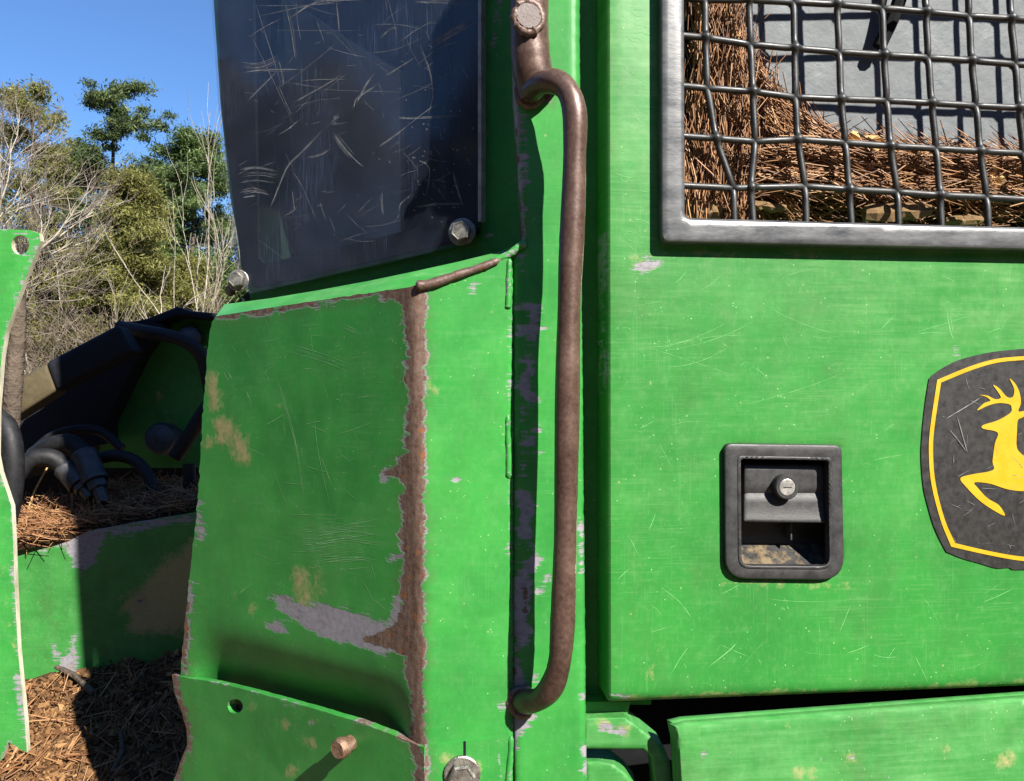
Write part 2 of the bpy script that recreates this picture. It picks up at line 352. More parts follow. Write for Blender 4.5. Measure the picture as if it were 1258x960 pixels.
def panel(name, outline, depth, mat, parent, step=6, holes=(), thick=.006, bevel=0., layers=None, fade=None, wobble=0.,
          edge=None, side_primer=None, bdepth=None, side_mat=None, **kw):
    """A sheet of metal: traced outline on a real surface, with thickness, rounded rim, holes and wear fields."""
    loops = [outline] + list(holes); pts, segs, loop_ids = [], [], []
    for lp in loops:
        q = np.asarray(lp, float); ids = []
        for i in range(len(q)):
            a, b = q[i], q[(i + 1) % len(q)]; m = max(1, int(round(np.linalg.norm(b - a) / step)))
            for k in range(m): ids.append(len(pts)); pts.append(a + (b - a) * k / m)
        if wobble:
            for i in ids: pts[i] = pts[i] + RNG.normal(0, wobble, 2)
        segs += [(ids[i], ids[(i + 1) % len(ids)]) for i in range(len(ids))]; loop_ids.append(ids)
    B = np.array(pts); real = [[pts[i] for i in ids] for ids in loop_ids]
    x0, y0 = B.min(0); x1, y1 = B.max(0)
    gx, gy = np.meshgrid(np.arange(x0 + step / 2, x1, step), np.arange(y0 + step / 2, y1, step)); G = np.stack([gx.ravel(), gy.ravel()], 1)
    def ok(P):
        c = inside(P, real[0])
        for h in real[1:]: c &= ~inside(P, h)
        return c
    G = G[ok(G)]; dB = np.min([dist(G, h) for h in real], axis=0); G = G[dB > step * .55]
    if bevel:                               # one more ring close to the rim, so that the rounding is smooth
        ring = []
        for h in real:
            h = np.array(h); t = np.roll(h, -1, 0) - np.roll(h, 1, 0); t /= np.linalg.norm(t, axis=1)[:, None] + 1e-9; nr = np.stack([-t[:, 1], t[:, 0]], 1)
            for s in (1, -1):
                for f in (.13, .32, .62): ring.append(h + nr * s * bevel * f)
        ring = np.concatenate(ring); ring = ring[ok(ring)]; dr = np.min([dist(ring, h) for h in real], axis=0)
        ring = ring[dr > bevel * .10]; G = G[np.min([dist(G, h) for h in real], axis=0) > bevel * .95]; G = np.concatenate([G, ring])
    allp = np.concatenate([B, G])
    vo, eo, fo, ov, oe, of = delaunay_2d_cdt([Vector(p) for p in allp], segs, [], 0, 1e-4)
    P = np.array([tuple(v) for v in vo]); F = np.array([f for f in fo if len(f) == 3]); F = F[ok(P[F].mean(1))]
    # outward orientation: towards the camera
    a = P[F[:, 1]] - P[F[:, 0]]; b = P[F[:, 2]] - P[F[:, 0]]; cr = a[:, 0] * b[:, 1] - a[:, 1] * b[:, 0]; F[cr > 0] = F[cr > 0][:, ::-1]
    Y = np.asarray(depth(P[:, 0], P[:, 1]), float) * np.ones(len(P))
    dd = np.min([dist(P, h) for h in real], axis=0)
    if bevel:
        t = np.clip(1 - dd / bevel, 0, 1); Y = Y + (1 - np.sqrt(1 - t * t + 1e-9)) * (bdepth if bdepth is not None else bevel * Y / FPX)
    V = np.stack([(P[:, 0] - CX) / FPX * Y, Y, (CY - P[:, 1]) / FPX * Y], 1)
    n = len(V); ed = {}
    for f in F:
        for i in range(3): e = (int(f[i]), int(f[(i + 1) % 3])); ed[e] = 1
    bnd = [e for e in ed if (e[1], e[0]) not in ed]
    V2 = V - depth.n * thick
    faces = F.tolist() + (F[:, ::-1] + n).tolist() + [[b_, a_, a_ + n, b_ + n] for a_, b_ in bnd]
    L = layers or {}; at = {}
    for k in ('rust', 'primer', 'mud'):
        v = layer(P, L.get(k, []))
        if edge and edge[0] == k: v = np.maximum(v, edge[1] - dd)
        w = v.copy()
        if side_primer is not None and k == 'primer': w[:] = side_primer
        at[k] = np.concatenate([v, w])
    fd = fade(P[:, 0], P[:, 1]) if callable(fade) else np.full(n, fade or 0.)
    at['fade'] = np.concatenate([fd, fd])
    o = link(name, np.concatenate([V, V2]), faces, mat, parent, True, 34, at, **kw)
    if side_mat:
        o.data.materials.append(MATS[side_mat]); mi = np.zeros(len(o.data.polygons), np.int32); mi[2 * len(F):] = 1; o.data.polygons.foreach_set('material_index', mi)
    return o

def frames(path):
    p = np.asarray(path, float); t = np.gradient(p, axis=0); t /= np.linalg.norm(t, axis=1)[:, None] + 1e-12
    up = np.array([0, 0, 1.]) if abs(t[0][2]) < .9 else np.array([0, 1., 0]); nrm = []; u = up - t[0] * (up @ t[0]); u /= np.linalg.norm(u)
    for k in t: u = u - k * (u @ k); u /= np.linalg.norm(u) + 1e-12; nrm.append(u)
    nrm = np.array(nrm); return p, t, nrm, np.cross(t, nrm)
def tube_geo(path, rad, sides=10, caps=True, jitter=0.):
    p, t, u, w = frames(path); m = len(p); rad = np.broadcast_to(np.asarray(rad, float), (m,)); a = np.arange(sides) * 2 * math.pi / sides
    rr = rad[:, None] * (1 + (RNG.normal(0, jitter, (m, sides)) if jitter else 0))
    V = (p[:, None] + rr[:, :, None] * (np.cos(a)[None, :, None] * u[:, None] + np.sin(a)[None, :, None] * w[:, None])).reshape(-1, 3)
    F = [[i * sides + j, i * sides + (j + 1) % sides, (i + 1) * sides + (j + 1) % sides, (i + 1) * sides + j] for i in range(m - 1) for j in range(sides)]
    if caps: F += [list(range(sides))[::-1], [(m - 1) * sides + j for j in range(sides)]]
    return V, F
def tube(name, path, rad, mat, parent=None, sides=12, jitter=0., attrs=None, **kw):
    V, F = tube_geo(path, rad, sides, True, jitter); return link(name, V, F, mat, parent, True, 50, attrs, **kw)
def box_geo(c, ax, half):                  # oriented box: centre, three axes, half sizes
    s = np.array([[i, j, k] for i in (-1, 1) for j in (-1, 1) for k in (-1, 1)], float) * half
    V = np.asarray(c) + s @ np.asarray(ax); F = [[0, 1, 3, 2], [4, 6, 7, 5], [0, 4, 5, 1], [2, 3, 7, 6], [0, 2, 6, 4], [1, 5, 7, 3]]
    return V, F
def merge(gs):
    V, F, o = [], [], 0
    for v, f in gs: V.append(v); F += [[i + o for i in q] for q in f]; o += len(v)
    return np.concatenate(V), F
def basis(n):
    n = np.asarray(n, float) / np.linalg.norm(n); u = np.cross(n, [0, 0, 1.]); u = u / np.linalg.norm(u) if np.linalg.norm(u) > 1e-6 else np.array([1., 0, 0])
    return u, np.cross(n, u), n
def lathe(c, n, prof, sides=24, rot=0.):   # prof: (radius, height along n)
    u, w, n = basis(n); V = []; F = []; m = len(prof)
    for r_, h in prof:
        for j in range(sides): a = rot + 2 * math.pi * j / sides; V.append(c + n * h + (u * math.cos(a) + w * math.sin(a)) * r_)
    F = [[i * sides + j, i * sides + (j + 1) % sides, (i + 1) * sides + (j + 1) % sides, (i + 1) * sides + j] for i in range(m - 1) for j in range(sides)]
    F.append([(m - 1) * sides + j for j in range(sides)]); F.append([j for j in range(sides)][::-1])
    return np.array(V), F
def bolt(surf, x, y, px, mat, parent, washer=True, head=.55, rot=.2, out=0., n=None):
    c = surf.at(x, y, out); r_ = px / FPX * float(c[1]); n = surf.n if n is None else np.asarray(n, float) / np.linalg.norm(n)
    hx = lathe(c + n * (r_ * .25 if washer else 0), n, [(r_, 0), (r_, r_ * head), (r_ * .86, r_ * (head + .14)), (r_ * .80, r_ * (head + .14)), (r_ * .74, r_ * (head + .08))], 6, rot)
    b = link('bolt', *hx, mat, parent)
    if washer: link('washer', *lathe(c, n, [(r_ * 1.32, 0), (r_ * 1.32, r_ * .2), (r_ * 1.22, r_ * .27)], 28), mat, b)
    else: link('stamp', *lathe(c + n * r_ * (head + .06), n, [(r_ * .5, 0), (r_ * .5, r_ * .06), (r_ * .4, r_ * .1)], 16), mat, b)
    return b
def ribbons(name, specs, surf, mat, parent, off=.00015):      # specs: (points px, width px); thin tapering scrape marks
    gs = []
    for pts, wd in specs:
        q = smooth_path(pts, 5); m = len(q); t = np.gradient(q, axis=0); t /= np.linalg.norm(t, axis=1)[:, None] + 1e-9; nr = np.stack([-t[:, 1], t[:, 0]], 1)
        k = np.linspace(0, 1, m); w_ = wd * np.minimum(1, np.minimum(k, 1 - k) * 5 + .06) * RNG.uniform(.5, 1.2, m) * .5
        A, B = q + nr * w_[:, None], q - nr * w_[:, None]
        V = np.array([surf.at(*p, off) for ab in zip(A, B) for p in ab]); F = [[2 * i, 2 * i + 1, 2 * i + 3, 2 * i + 2] for i in range(m - 1)]
        gs.append((V, F))
    return link(name, *merge(gs), mat, parent, kind='stuff')
def sstep(a, b, x): t = np.clip((x - a) / (b - a), 0, 1); return t * t * (3 - 2 * t)

# ------------------------------------------------------------------ surfaces of the machine
DOOR = Plane(742, .800, 6)
POST = Plane(668, .803, 0)
F2 = Plane(626, .800, 3)
cA, cB = F2.at(509, 352), F2.at(521, 912)
d1 = np.array([-math.cos(R(41)), math.sin(R(41)), 0]); n1 = np.cross(cA - cB, d1); n1 /= np.linalg.norm(n1); n1 *= -np.sign(n1[1])
F1 = Plane(500, .8); F1.p = cA; F1.n = n1
def guard_depth(x, y):
    a, b = F1(x, y), F2(x, y); k = .006
    h = np.clip(.5 + .5 * (a - b) / k, 0, 1); Y = b * (1 - h) + a * h + k * h * (1 - h)      # rounded convex corner
    yl = 768 + (x - 235) * .30
    Y = Y + .00095 * 9 * np.log1p(np.exp(np.clip((y - yl) / 9, -30, 30))) * sstep(224, 285, x) * (1 - sstep(468, 508, x))
    Y = Y + .003 * np.exp(-((x - 330) / 60) ** 2 - ((y - 720) / 60) ** 2) - .002 * np.exp(-((x - 290) / 40) ** 2 - ((y - 520) / 70) ** 2)
    return Y
GUARD = Fn(guard_depth, F1.n)
F2f = Fn(guard_depth, F2.n)

machine = empty('forestry_machine', (.25, 1.3, 0), 'scratched green forestry machine with grab handle, dark side window and mesh grille', 'forestry machine')

# --- corner guard: left cheek, rusty corner and front strip in one bent plate
g_out = [(265, 389), (380, 371), (509, 352), (560, 338), (622, 317), (625, 330), (625, 1010), (521, 1010), (519, 935), (440, 905), (320, 872), (221, 848),
         (223, 810), (229, 745), (236, 680), (244, 605), (249, 505), (255, 430), (260, 396)]
rust_c = [(265, 386), (380, 369), (488, 352), (522, 347), (522, 400), (521, 500), (521, 600), (520, 700), (521, 800), (523, 915), (510, 915), (506, 880), (500, 840),
          (495, 808), (478, 797), (448, 786), (470, 776), (487, 765), (492, 740), (490, 712), (497, 690), (492, 660), (497, 640), (492, 615), (498, 590), (474, 581), (498, 560), (501, 520), (501, 478), (494, 470), (503, 440),
          (500, 415), (494, 385), (484, 368), (460, 362), (380, 376), (265, 394)]
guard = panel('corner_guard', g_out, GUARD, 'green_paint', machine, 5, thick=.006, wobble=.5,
      fade=lambda x, y: .12 + .25 * sstep(500, 530, x) * 0 + .5 * np.exp(-((x - 400) / 90) ** 2 - ((y - 665) / 22) ** 2),
      layers=dict(rust=[rust_c, ('line', [(228, 740), (224, 835)], 3)],
        primer=[[(328, 735), (350, 732), (365, 742), (400, 742), (440, 752), (478, 768), (486, 730), (497, 735), (497, 800), (470, 803), (440, 795), (405, 788), (375, 772), (350, 755)], [(325, 768), (345, 760), (358, 772), (340, 777)],
                ('line', [(478, 690), (492, 682)], 4), ('line', [(243, 620), (246, 660)], 4), ('line', [(232, 720), (226, 810)], 5), ('line', [(300, 380), (470, 357)], 2),
                ('line', [(626, 380), (625, 520)], -2.0), ('line', [(626, 590), (624, 700)], -2.0), ('spot', 583, 353, 4), ('spot', 618, 868, 4), ('spot', 560, 590, 1.5), ('line', [(478, 575), (470, 590)], 4)],
        mud=[('line', [(262, 465), (264, 500)], 7), ('line', [(268, 520), (292, 540), (300, 565)], 9), ('line', [(255, 545), (280, 535)], 5), ('line', [(372, 705), (372, 752)], 11), ('spot', 345, 500, -2),
             ('line', [(388, 706), (390, 722)], 3), ('spot', 290, 737, 2), ('spot', 310, 748, 4), ('spot', 528, 472, 3), ('spot', 536, 478, 2), ('line', [(505, 600), (506, 640)], -4)]))
# scrape marks on the cheek
sp = [([(337, 452), (362, 540), (378, 640)], 2.2), ([(352, 425), (400, 440), (450, 460)], 1.2), ([(370, 650), (430, 640), (485, 650)], 1.6), ([(365, 672), (420, 660), (480, 668)], 1.8), ([(380, 690), (430, 684), (470, 688)], 1.5),
      ([(300, 480), (310, 500)], 1.2), ([(420, 400), (447, 412)], 1.6), ([(276, 456), (284, 470)], 1.5), ([(450, 525), (480, 525)], 1.0), ([(385, 505), (392, 560), (410, 640)], 1.0), ([(325, 720), (345, 745)], 1.5)]
for k in range(60):
    x, y = random.uniform(270, 480), random.uniform(390, 760); a = random.choice([.15, -.2, 1.2, 1.4, .6, 2.6]) + random.gauss(0, .15); L = random.uniform(8, 55)
    sp.append(([(x, y), (x + L * .5 * math.cos(a), y + L * .5 * math.sin(a) + random.gauss(0, 1)), (x + L * math.cos(a), y + L * math.sin(a))], random.uniform(.4, 1.1)))
sp = [s for s in sp if all(262 < p[0] < 485 and 390 < p[1] < 765 for p in s[0])]
fine_ = []
for pts, wd in sp:
    for k in range(1 if wd < 1.15 else 4):
        j = wd * 1.1 if wd >= 1.15 else 0.; ox, oy = random.gauss(0, j), random.gauss(0, j * 1.6); q = np.array(pts, float); q[0] += (q[1] - q[0]) * random.uniform(0, .3); q[-1] -= (q[-1] - q[-2]) * random.uniform(0, .4)
        fine_.append(([(a + ox + random.gauss(0, .3), b + oy + random.gauss(0, .3)) for a, b in q], random.uniform(.3, .75)))
for k in range(46):                          # hazy scuff where logs rubbed the cheek
    x, y = random.uniform(350, 430), random.gauss(668, 17); L = random.uniform(15, 62); a = random.gauss(-.08, .08)
    fine_.append(([(x, y), (x + L * .5, y + L * .5 * math.sin(a) + random.gauss(0, .6)), (min(x + L, 486), y + L * math.sin(a))], random.uniform(.25, .7)))
ribbons('scratch_marks', fine_, GUARD, 'scratch_green', guard)
# top chamfer of the guard
lowp = [(265, 389), (320, 380), (380, 371), (445, 362), (509, 352), (560, 338), (622, 317), (646, 300)]
upp = [(276, 374), (330, 367), (390, 357), (455, 345), (512, 333), (562, 322), (615, 309), (640, 297)]
Vt = []
for a, b in zip(lowp, upp):
    ya = float(GUARD(a[0], a[1])) if a[0] < 630 else .803
    for t in (0, .12, .3, .6, 1): Vt.append(ray(a[0] + (b[0] - a[0]) * t, a[1] + (b[1] - a[1]) * t) * (ya + .034 * t + .002))
nb = len(Vt); Vt += [v + np.array([0, .006, -.006]) for v in Vt]
Ft = [[i * 5 + j, i * 5 + 5 + j, i * 5 + 6 + j, i * 5 + 1 + j] for i in range(7) for j in range(4)]
Ft += [[q + nb for q in f[::-1]] for f in Ft]
rim = [i * 5 for i in range(8)] + [35 + j for j in range(1, 5)] + [i * 5 + 4 for i in range(6, -1, -1)] + [j for j in (3, 2, 1)]
Ft += [[rim[i - 1], rim[i], rim[i] + nb, rim[i - 1] + nb] for i in range(len(rim))]
Vt = np.array(Vt); z = np.full(len(Vt), -40.); pr = z.copy(); pr[[i * 5 for i in range(5)]] = 1.
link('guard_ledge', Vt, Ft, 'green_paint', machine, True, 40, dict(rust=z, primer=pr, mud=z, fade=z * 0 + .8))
# welds
def weld(pts, surf, r0, r1, mat, out=.0, parent=machine):
    q = smooth_path(pts, 7); m = len(q); P3 = np.array([surf.at(x, y, out) for x, y in q]); k = np.arange(m)
    rad = (r0 + (r1 - r0) * k / (m - 1)) * (1 + .05 * np.sin(k * .9) + RNG.normal(0, .03, m)); rad[0] *= .5; rad[-1] *= .4
    z = np.full(m * 10, -40.)
    return tube('weld_bead', P3, rad, mat, parent, 10, .015, dict(rust=z, primer=z + RNG.uniform(28, 42, m * 10), mud=z, fade=z * 0))
weld([(511, 352), (530, 349), (560, 339), (590, 329), (613, 320)], F2, .0055, .0035, 'rusty_weld', .001, guard)
weld([(600, 324), (625, 313), (640, 302), (647, 300)], POST, .0035, .0045, 'green_paint', .001, guard)
weld([(626, 318), (625, 340), (625, 362), (624, 380)], F2, .0026, .0036, 'green_paint', -.0008, guard)
weld([(624, 510), (624, 535), (625, 560), (625, 588)], F2, .0026, .0034, 'green_paint', -.0008, guard)
weld([(628, 905), (627, 930), (625, 955), (625, 990)], F2, .0026, .004, 'green_paint', -.0008, guard)

# --- pillar
p_out = [(631, -170), (629, 0), (630, 110), (636, 200), (641, 296), (629, 314), (629, 700), (630, 1010), (722, 1010), (720, 900), (718, 700), (716, 500), (714, 250), (712, 0), (711, -170)]
def Z(pts, x0, y0, s): return [(x0 + a * s, y0 + b * s) for a, b in pts]
zA = lambda p: Z(p, 500, 280, .354)
zB = lambda p: Z(p, 500, 600, .375)
primer_p = [zA([(365, 262), (460, 275), (458, 345), (480, 348), (478, 362), (450, 365), (445, 405), (425, 400), (425, 365), (365, 375), (390, 350), (430, 340), (435, 292), (365, 282)]),
            zA([(395, 458), (435, 462), (440, 500), (420, 530), (430, 570), (455, 612), (430, 610), (400, 570), (385, 545), (405, 520), (420, 480)]),
            ('line', zA([(402, 620), (404, 960)]), 1.5), ('spot', *zA([(455, 690)])[0], 6), ('spot', *zA([(425, 745)])[0], 5), ('line', zA([(430, 790), (470, 780)]), 2.5),
            zB([(370, 0), (410, 40), (415, 80), (395, 120), (405, 185), (385, 150), (365, 180), (370, 100)]),
            zB([(350, 290), (420, 225), (435, 230), (395, 290), (400, 340), (400, 420), (405, 500), (360, 525), (345, 430), (345, 330)]), ('line', zB([(335, 100), (335, 300), (345, 480), (350, 580)]), 4),
            zB([(296, 660), (350, 580), (365, 570), (385, 640), (400, 700), (415, 750), (380, 795), (330, 805), (290, 760)]),
            zB([(300, 790), (325, 800), (320, 860), (303, 865)]), zB([(330, 800), (365, 795), (350, 870), (330, 880)]), ('spot', *zB([(435, 340)])[0], 4), ('spot', *zB([(462, 300)])[0], 3), ('spot', *zB([(420, 620)])[0], 5),
            ('line', [(632, 0), (633, 150), (638, 290)], 5), ('line', [(640, 140), (646, 230)], 3), ('spot', 641, 318, 5), ('spot', 643, 333, 2.5), ('line', [(719, 920), (719, 950)], 3), ('line', [(714, 640), (715, 700)], 1), ('spot', 716, 855, 2)]
primer_p = [('grow', p, 1.5) if p[0] not in ('line', 'spot') else p for p in primer_p]
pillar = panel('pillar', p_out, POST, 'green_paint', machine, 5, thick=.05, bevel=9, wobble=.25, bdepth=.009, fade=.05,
      layers=dict(primer=primer_p, rust=[('line', zB([(345, 480), (345, 620), (330, 700)]), 1.5), ('line', zB([(385, 330), (390, 440)]), 2), ('line', [(640, 100), (672, 118)], 6), ('line', [(632, 160), (636, 200)], 2), ('line', [(638, 240), (640, 290)], 2)]))
# pillar flank behind the window
BACKW = Plane(640, .845, -35)
WIN = Plane(588, .864, -35)
op = [(285, -60), (299, 250), (306, 334), (330, 338), (500, 299), (566, 282), (568, -60)]
panel('cab_side', [(312, 392), (304, 350), (284, 250), (271, 130), (261, -20), (258, -170), (645, -170), (645, 296), (628, 330), (380, 400)], BACKW.off(.012), 'green_paint', machine, 8, holes=[op], thick=.012, fade=.0,
      layers=dict(primer=[('line', [(612, 0), (606, 60)], 2), ('spot', 616, 190, 3), ('line', [(606, 285), (600, 292)], 2)]))
panel('upper_cab_side', [(258, -171), (200, -800), (645, -800), (645, -171)], BACKW.off(.012), 'green_paint', machine, 40, thick=.012)
panel('upper_pillar', [(631, -171), (711, -171), (711, -800), (631, -800)], POST, 'green_paint', machine, 30, thick=.05)
# --- rusty upper bar with its plugged end
pb = [(651, -160, .012), (651, -60, .012), (650, 40, .012), (653, 85, .010), (662, 118, .004)]
tube('upper_bar', smooth_path([POST.at(x, y, o) for x, y, o in pb], 8), np.linspace(.0172, .0200, 33), 'handle_steel', machine, 16, .01, dict(paint_left=np.full(33 * 16, -1.)))
ub = machine.children[-1] if machine.children else None
pl = lathe(POST.at(648, 39, .0315), np.array([.22, -1, .05]), [(.0138, -.008), (.0136, .0005), (.0120, .0030), (.0110, .0030)], 28)
plug = link('end_plug', pl[0], pl[1], 'plug_steel', machine, True, 30)
pu, pw, pn = basis(np.array([.22, -1, .05])); pc = POST.at(648, 39, .0305)
tube('weld_collar', np.array([pc + (pu * math.cos(a) + pw * math.sin(a) * 1.10) * .0134 * (1 + .04 * math.sin(5 * a)) for a in np.linspace(0, 2 * math.pi, 33)]), .0042 * (1 + RNG.normal(0, .2, 33)), 'rusty_weld', plug, 8)
# --- grab handle
hp = [(650, 116, .000), (656, 108, .016), (668, 101, .032), (684, 101, .043), (698, 113, .050), (706, 140, .053), (706, 190, .053), (704, 260, .052), (700, 350, .052), (698, 430, .052), (696, 560, .052), (694, 680, .052), (691, 770, .051), (687, 815, .049), (678, 843, .042), (664, 858, .029), (650, 862, .014), (640, 862, -.002)]
hpath = smooth_path([POST.at(x, y, 0) * 0 + ray(x, y) * (.803 - o) for x, y, o in hp], 8)
ang = np.arange(20) * 2 * math.pi / 20
p_, t_, u_, w_ = frames(hpath)
dirs = np.cos(ang)[None, :, None] * u_[:, None] + np.sin(ang)[None, :, None] * w_[:, None]
pl_ = (dirs @ np.array([.55, .83, 0])) - .60 + .18 * np.sin(np.arange(len(hpath)) * .23)[:, None]
tube('grab_handle', hpath, .0111 * (1 + .045 * np.sin(np.arange(len(hpath)) * .35) + RNG.normal(0, .008, len(hpath))), 'handle_steel', machine, 20, 0, dict(paint_left=pl_.ravel()))
gh = [o for o in machine.children if o.name == 'grab_handle'][0]
for (x, y) in ((651, 115), (641, 862)):
    q = [POST.at(x + 15 * math.cos(a), y + 16 * math.sin(a), .001) for a in np.linspace(0, 2 * math.pi, 25)]
    tube('weld_collar', np.array(q), .0042 * (1 + RNG.normal(0, .12, 25)), 'rusty_weld', gh, 8)

# --- channel between pillar and door
panel('door_channel', [(690, -170), (800, -170), (800, 866), (690, 866)], POST.off(.055), 'green_paint_dirty', machine, 14, thick=.004, fade=0)

# --- side door
d_out = rounded([(742, -400), (1660, -400), (1660, 827), (744, 862)], [0, 0, 0, 9])
g_hole = [(826, -380), (1640, -380), (1640, 297), (826, 282)]
l_out = rounded([(890, 545), (1034, 547), (1037, 713), (891, 711)], [9, 10, 30, 26], 6)
l_hole = rounded([(898, 552), (1027, 554), (1029, 704), (899, 703)], [6, 6, 22, 20], 5)
door_fade = lambda x, y: np.clip(.15 + .75 * (1 - sstep(120, 420, y)) + .35 * sstep(880, 1250, x) * (1 - sstep(350, 700, y)) - .5 * sstep(600, 800, y), -.15, 1)
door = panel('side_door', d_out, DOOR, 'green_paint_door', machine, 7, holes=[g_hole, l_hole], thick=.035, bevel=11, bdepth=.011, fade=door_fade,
      layers=dict(primer=[('line', [(741, 285), (743, 350)], 3), ('line', [(740, 365), (742, 480)], 2.2), ('spot', 795, 322, 6), ('line', [(782, 327), (812, 325)], 3), ('spot', 790, 338, 2), ('line', [(1174, 428), (1178, 436)], 3), ('line', [(748, 850), (770, 858)], 1.0)],
                  mud=[('line', [(780, 322), (805, 330)], 2), ('line', [(798, 825), (799, 850)], 1.5), ('line', [(810, 790), (811, 806)], 1.5), ('line', [(1040, 856), (1258, 838)], 2.2), ('line', [(760, 862), (1000, 851)], 1.4), ('line', [(815, 312), (1000, 316)], -1.), ('line', [(884, 716), (1040, 720)], -2.)]))
# the rim of the grille opening must not be rounded over: the frame covers it
sp = [([(1162, 378), (1167, 405), (1172, 420)], 1.3), ([(1166, 380), (1171, 412)], .8), ([(810, 720), (835, 740), (850, 760)], 1.0), ([(870, 820), (895, 800), (905, 790)], 1.6)]
for k in range(90):
    x, y = random.uniform(755, 1250), random.uniform(325, 845); a = random.choice([.1, -.15, .8, -.7, 1.35]) + random.gauss(0, .25); L = random.uniform(6, 45)
    if 880 < x + L < 1110 and 530 < y < 730 or x + L > 1120 and 415 < y < 715: continue
    sp.append(([(x, y), (x + L * .5 * math.cos(a), y + L * .5 * math.sin(a) + random.gauss(0, 1.5)), (x + L * math.cos(a), y + L * math.sin(a))], random.uniform(.3, .9)))
for k in range(26):                          # long arcs where branches swept along the door
    x, y = random.uniform(755, 1150), random.uniform(330, 840); L = random.uniform(50, 170); cv = random.uniform(-.35, .35) * L; a = random.gauss(0, .22)
    q = [(x + L * t, y + L * t * math.sin(a) + cv * (t * t - t)) for t in (0, .25, .5, .75, 1)]
    if any(870 < p[0] < 1060 and 525 < p[1] < 735 or p[0] > 1115 and 410 < p[1] < 715 for p in q): continue
    sp.append((q, random.uniform(.35, .8)))
for k in range(46):
    x, y = random.uniform(755, 790), random.uniform(0, 300); a = random.gauss(.35, .45); L = random.uniform(6, 22)
    sp.append(([(x, y), (x + L * .5, y + L * .5 * math.sin(a) + random.gauss(0, 2)), (x + L, y + L * math.sin(a))], random.uniform(.4, 1.0)))
sp = [s for s in sp if all(752 < p[0] < 1256 and (p[1] > 325 or p[0] < 800) and p[1] < 848 for p in s[0])]
ribbons('scratch_marks', [(p, w * .65) for p, w in sp], DOOR, 'scratch_green', door)

# --- mesh grille
gf_out = rounded([(811, -396), (1650, -396), (1650, 316), (812, 298)], [0, 0, 0, 9]); gf_in = rounded([(839, -366), (1622, -366), (1622, 290), (841, 268)], [0, 0, 0, 8])
grille = empty('grille', (0, 0, 0), '', ''); del grille['label'], grille['category']
gl = DOOR.at(1030, 150); grille['_w'] = [gl[0], gl[1], gl[2] + EYE]; grille.location = Vector(grille['_w']) - machine.location; grille.parent = machine
panel('grille_frame', gf_out, DOOR.off(-.015), 'black_frame', grille, 7, holes=[gf_in], thick=.016, bevel=5, bdepth=.004)
WIREP = DOOR.off(-.003)
def gz(l): return [(790 + a * .372, b * .372) for a, b in l]
VW = [[(203, -300), (204, -140), (205, 0), (206, 125), (212, 292), (240, 458), (298, 622), (303, 780)],
      [(346, -300), (348, -140), (349, 0), (355, 148), (362, 303), (370, 468), (355, 620), (368, 780)],
      [(493, -300), (495, -140), (497, 8), (500, 160), (503, 322), (510, 461), (535, 616), (540, 780)],
      [(630, -300), (635, -140), (640, 15), (648, 173), (653, 328), (668, 472), (680, 626), (692, 790)],
      [(780, -300), (785, -140), (790, 28), (795, 182), (805, 333), (815, 483), (840, 635), (846, 790)],
      [(920, -300), (926, -120), (934, 40), (942, 191), (952, 341), (968, 491), (980, 645), (989, 800)],
      [(1060, -300), (1068, -110), (1077, 54), (1084, 201), (1100, 350), (1112, 500), (1135, 652), (1143, 810)],
      [(1198, -300), (1206, -100), (1214, 62), (1230, 213), (1240, 357), (1257, 507), (1276, 660), (1284, 815)]]
for k in range(1, 7): VW.append([(a + 148 * k, b + 8 * k) for a, b in VW[7]])
for v in VW:
    for k in range(1, 6): v.insert(0, (v[0][0] - 6, v[0][1] - 155))
rows = list(range(1, 12))
HW = [[(100, VW[0][j][1] - 10)] + [VW[i][j] for i in range(len(VW))] + [(VW[-1][j][0] + 150, VW[-1][j][1] + 10)] for j in rows]
def wire(pts, sgn, vertical):
    g_ = np.array(gz(pts)); P2, O2, K = [], [], []
    for i in range(len(g_)):
        if i > 0: P2.append(g_[i] + (g_[i - 1] - g_[i]) * .17); O2.append(0.); K.append(0)
        P2.append(g_[i]); O2.append(.0034 * (1 if (i + sgn) % 2 == 0 else -1) if 0 < i < len(g_) - 1 else 0.); K.append(1)
        if i < len(g_) - 1: P2.append(g_[i] + (g_[i + 1] - g_[i]) * .17); O2.append(0.); K.append(0)
    q = smooth_path([WIREP.at(a, b, o) for (a, b), o in zip(P2, O2)], 4); near = np.interp(np.arange(len(q)) / 4, np.arange(len(K)), K)
    tube('wire', q, .0034 * (1 + .17 * near ** 2), 'wire_steel', grille, 9)
for i, v in enumerate(VW): wire(v, i, True)
for j, h in enumerate(HW): wire(h, j + 1 + 1, False)
# --- compartment behind the grille
SHR = DOOR.off(.115)
panel('radiator_shroud', [(780, -560), (1800, -560), (1800, 310), (780, 300)], SHR, 'shroud_sheet', machine, 20, thick=.004)
def quadbox(name, pts, mat):                # a closed slab through corner points given in 3D
    V = np.array(pts); n = np.cross(V[1] - V[0], V[3] - V[0]); n /= np.linalg.norm(n); m = len(V)
    return link(name, np.concatenate([V, V + n * .004]), [list(range(m))[::-1], list(range(m, 2 * m))] + [[i, (i + 1) % m, (i + 1) % m + m, i + m] for i in range(m)], mat, machine)
A = lambda x, y, d: DOOR.off(d).at(x, y)
quadbox('compartment_side', [A(828, -380, .034), A(828, 284, .034), DOOR.at(828, 284) - DOOR.n * .113, DOOR.at(828, -380) - DOOR.n * .113], 'cab_black')
quadbox('compartment_floor', [A(828, 284, .034), A(1640, 304, .034), DOOR.at(1640, 304) - DOOR.n * .113, DOOR.at(828, 284) - DOOR.n * .113], 'cab_black')
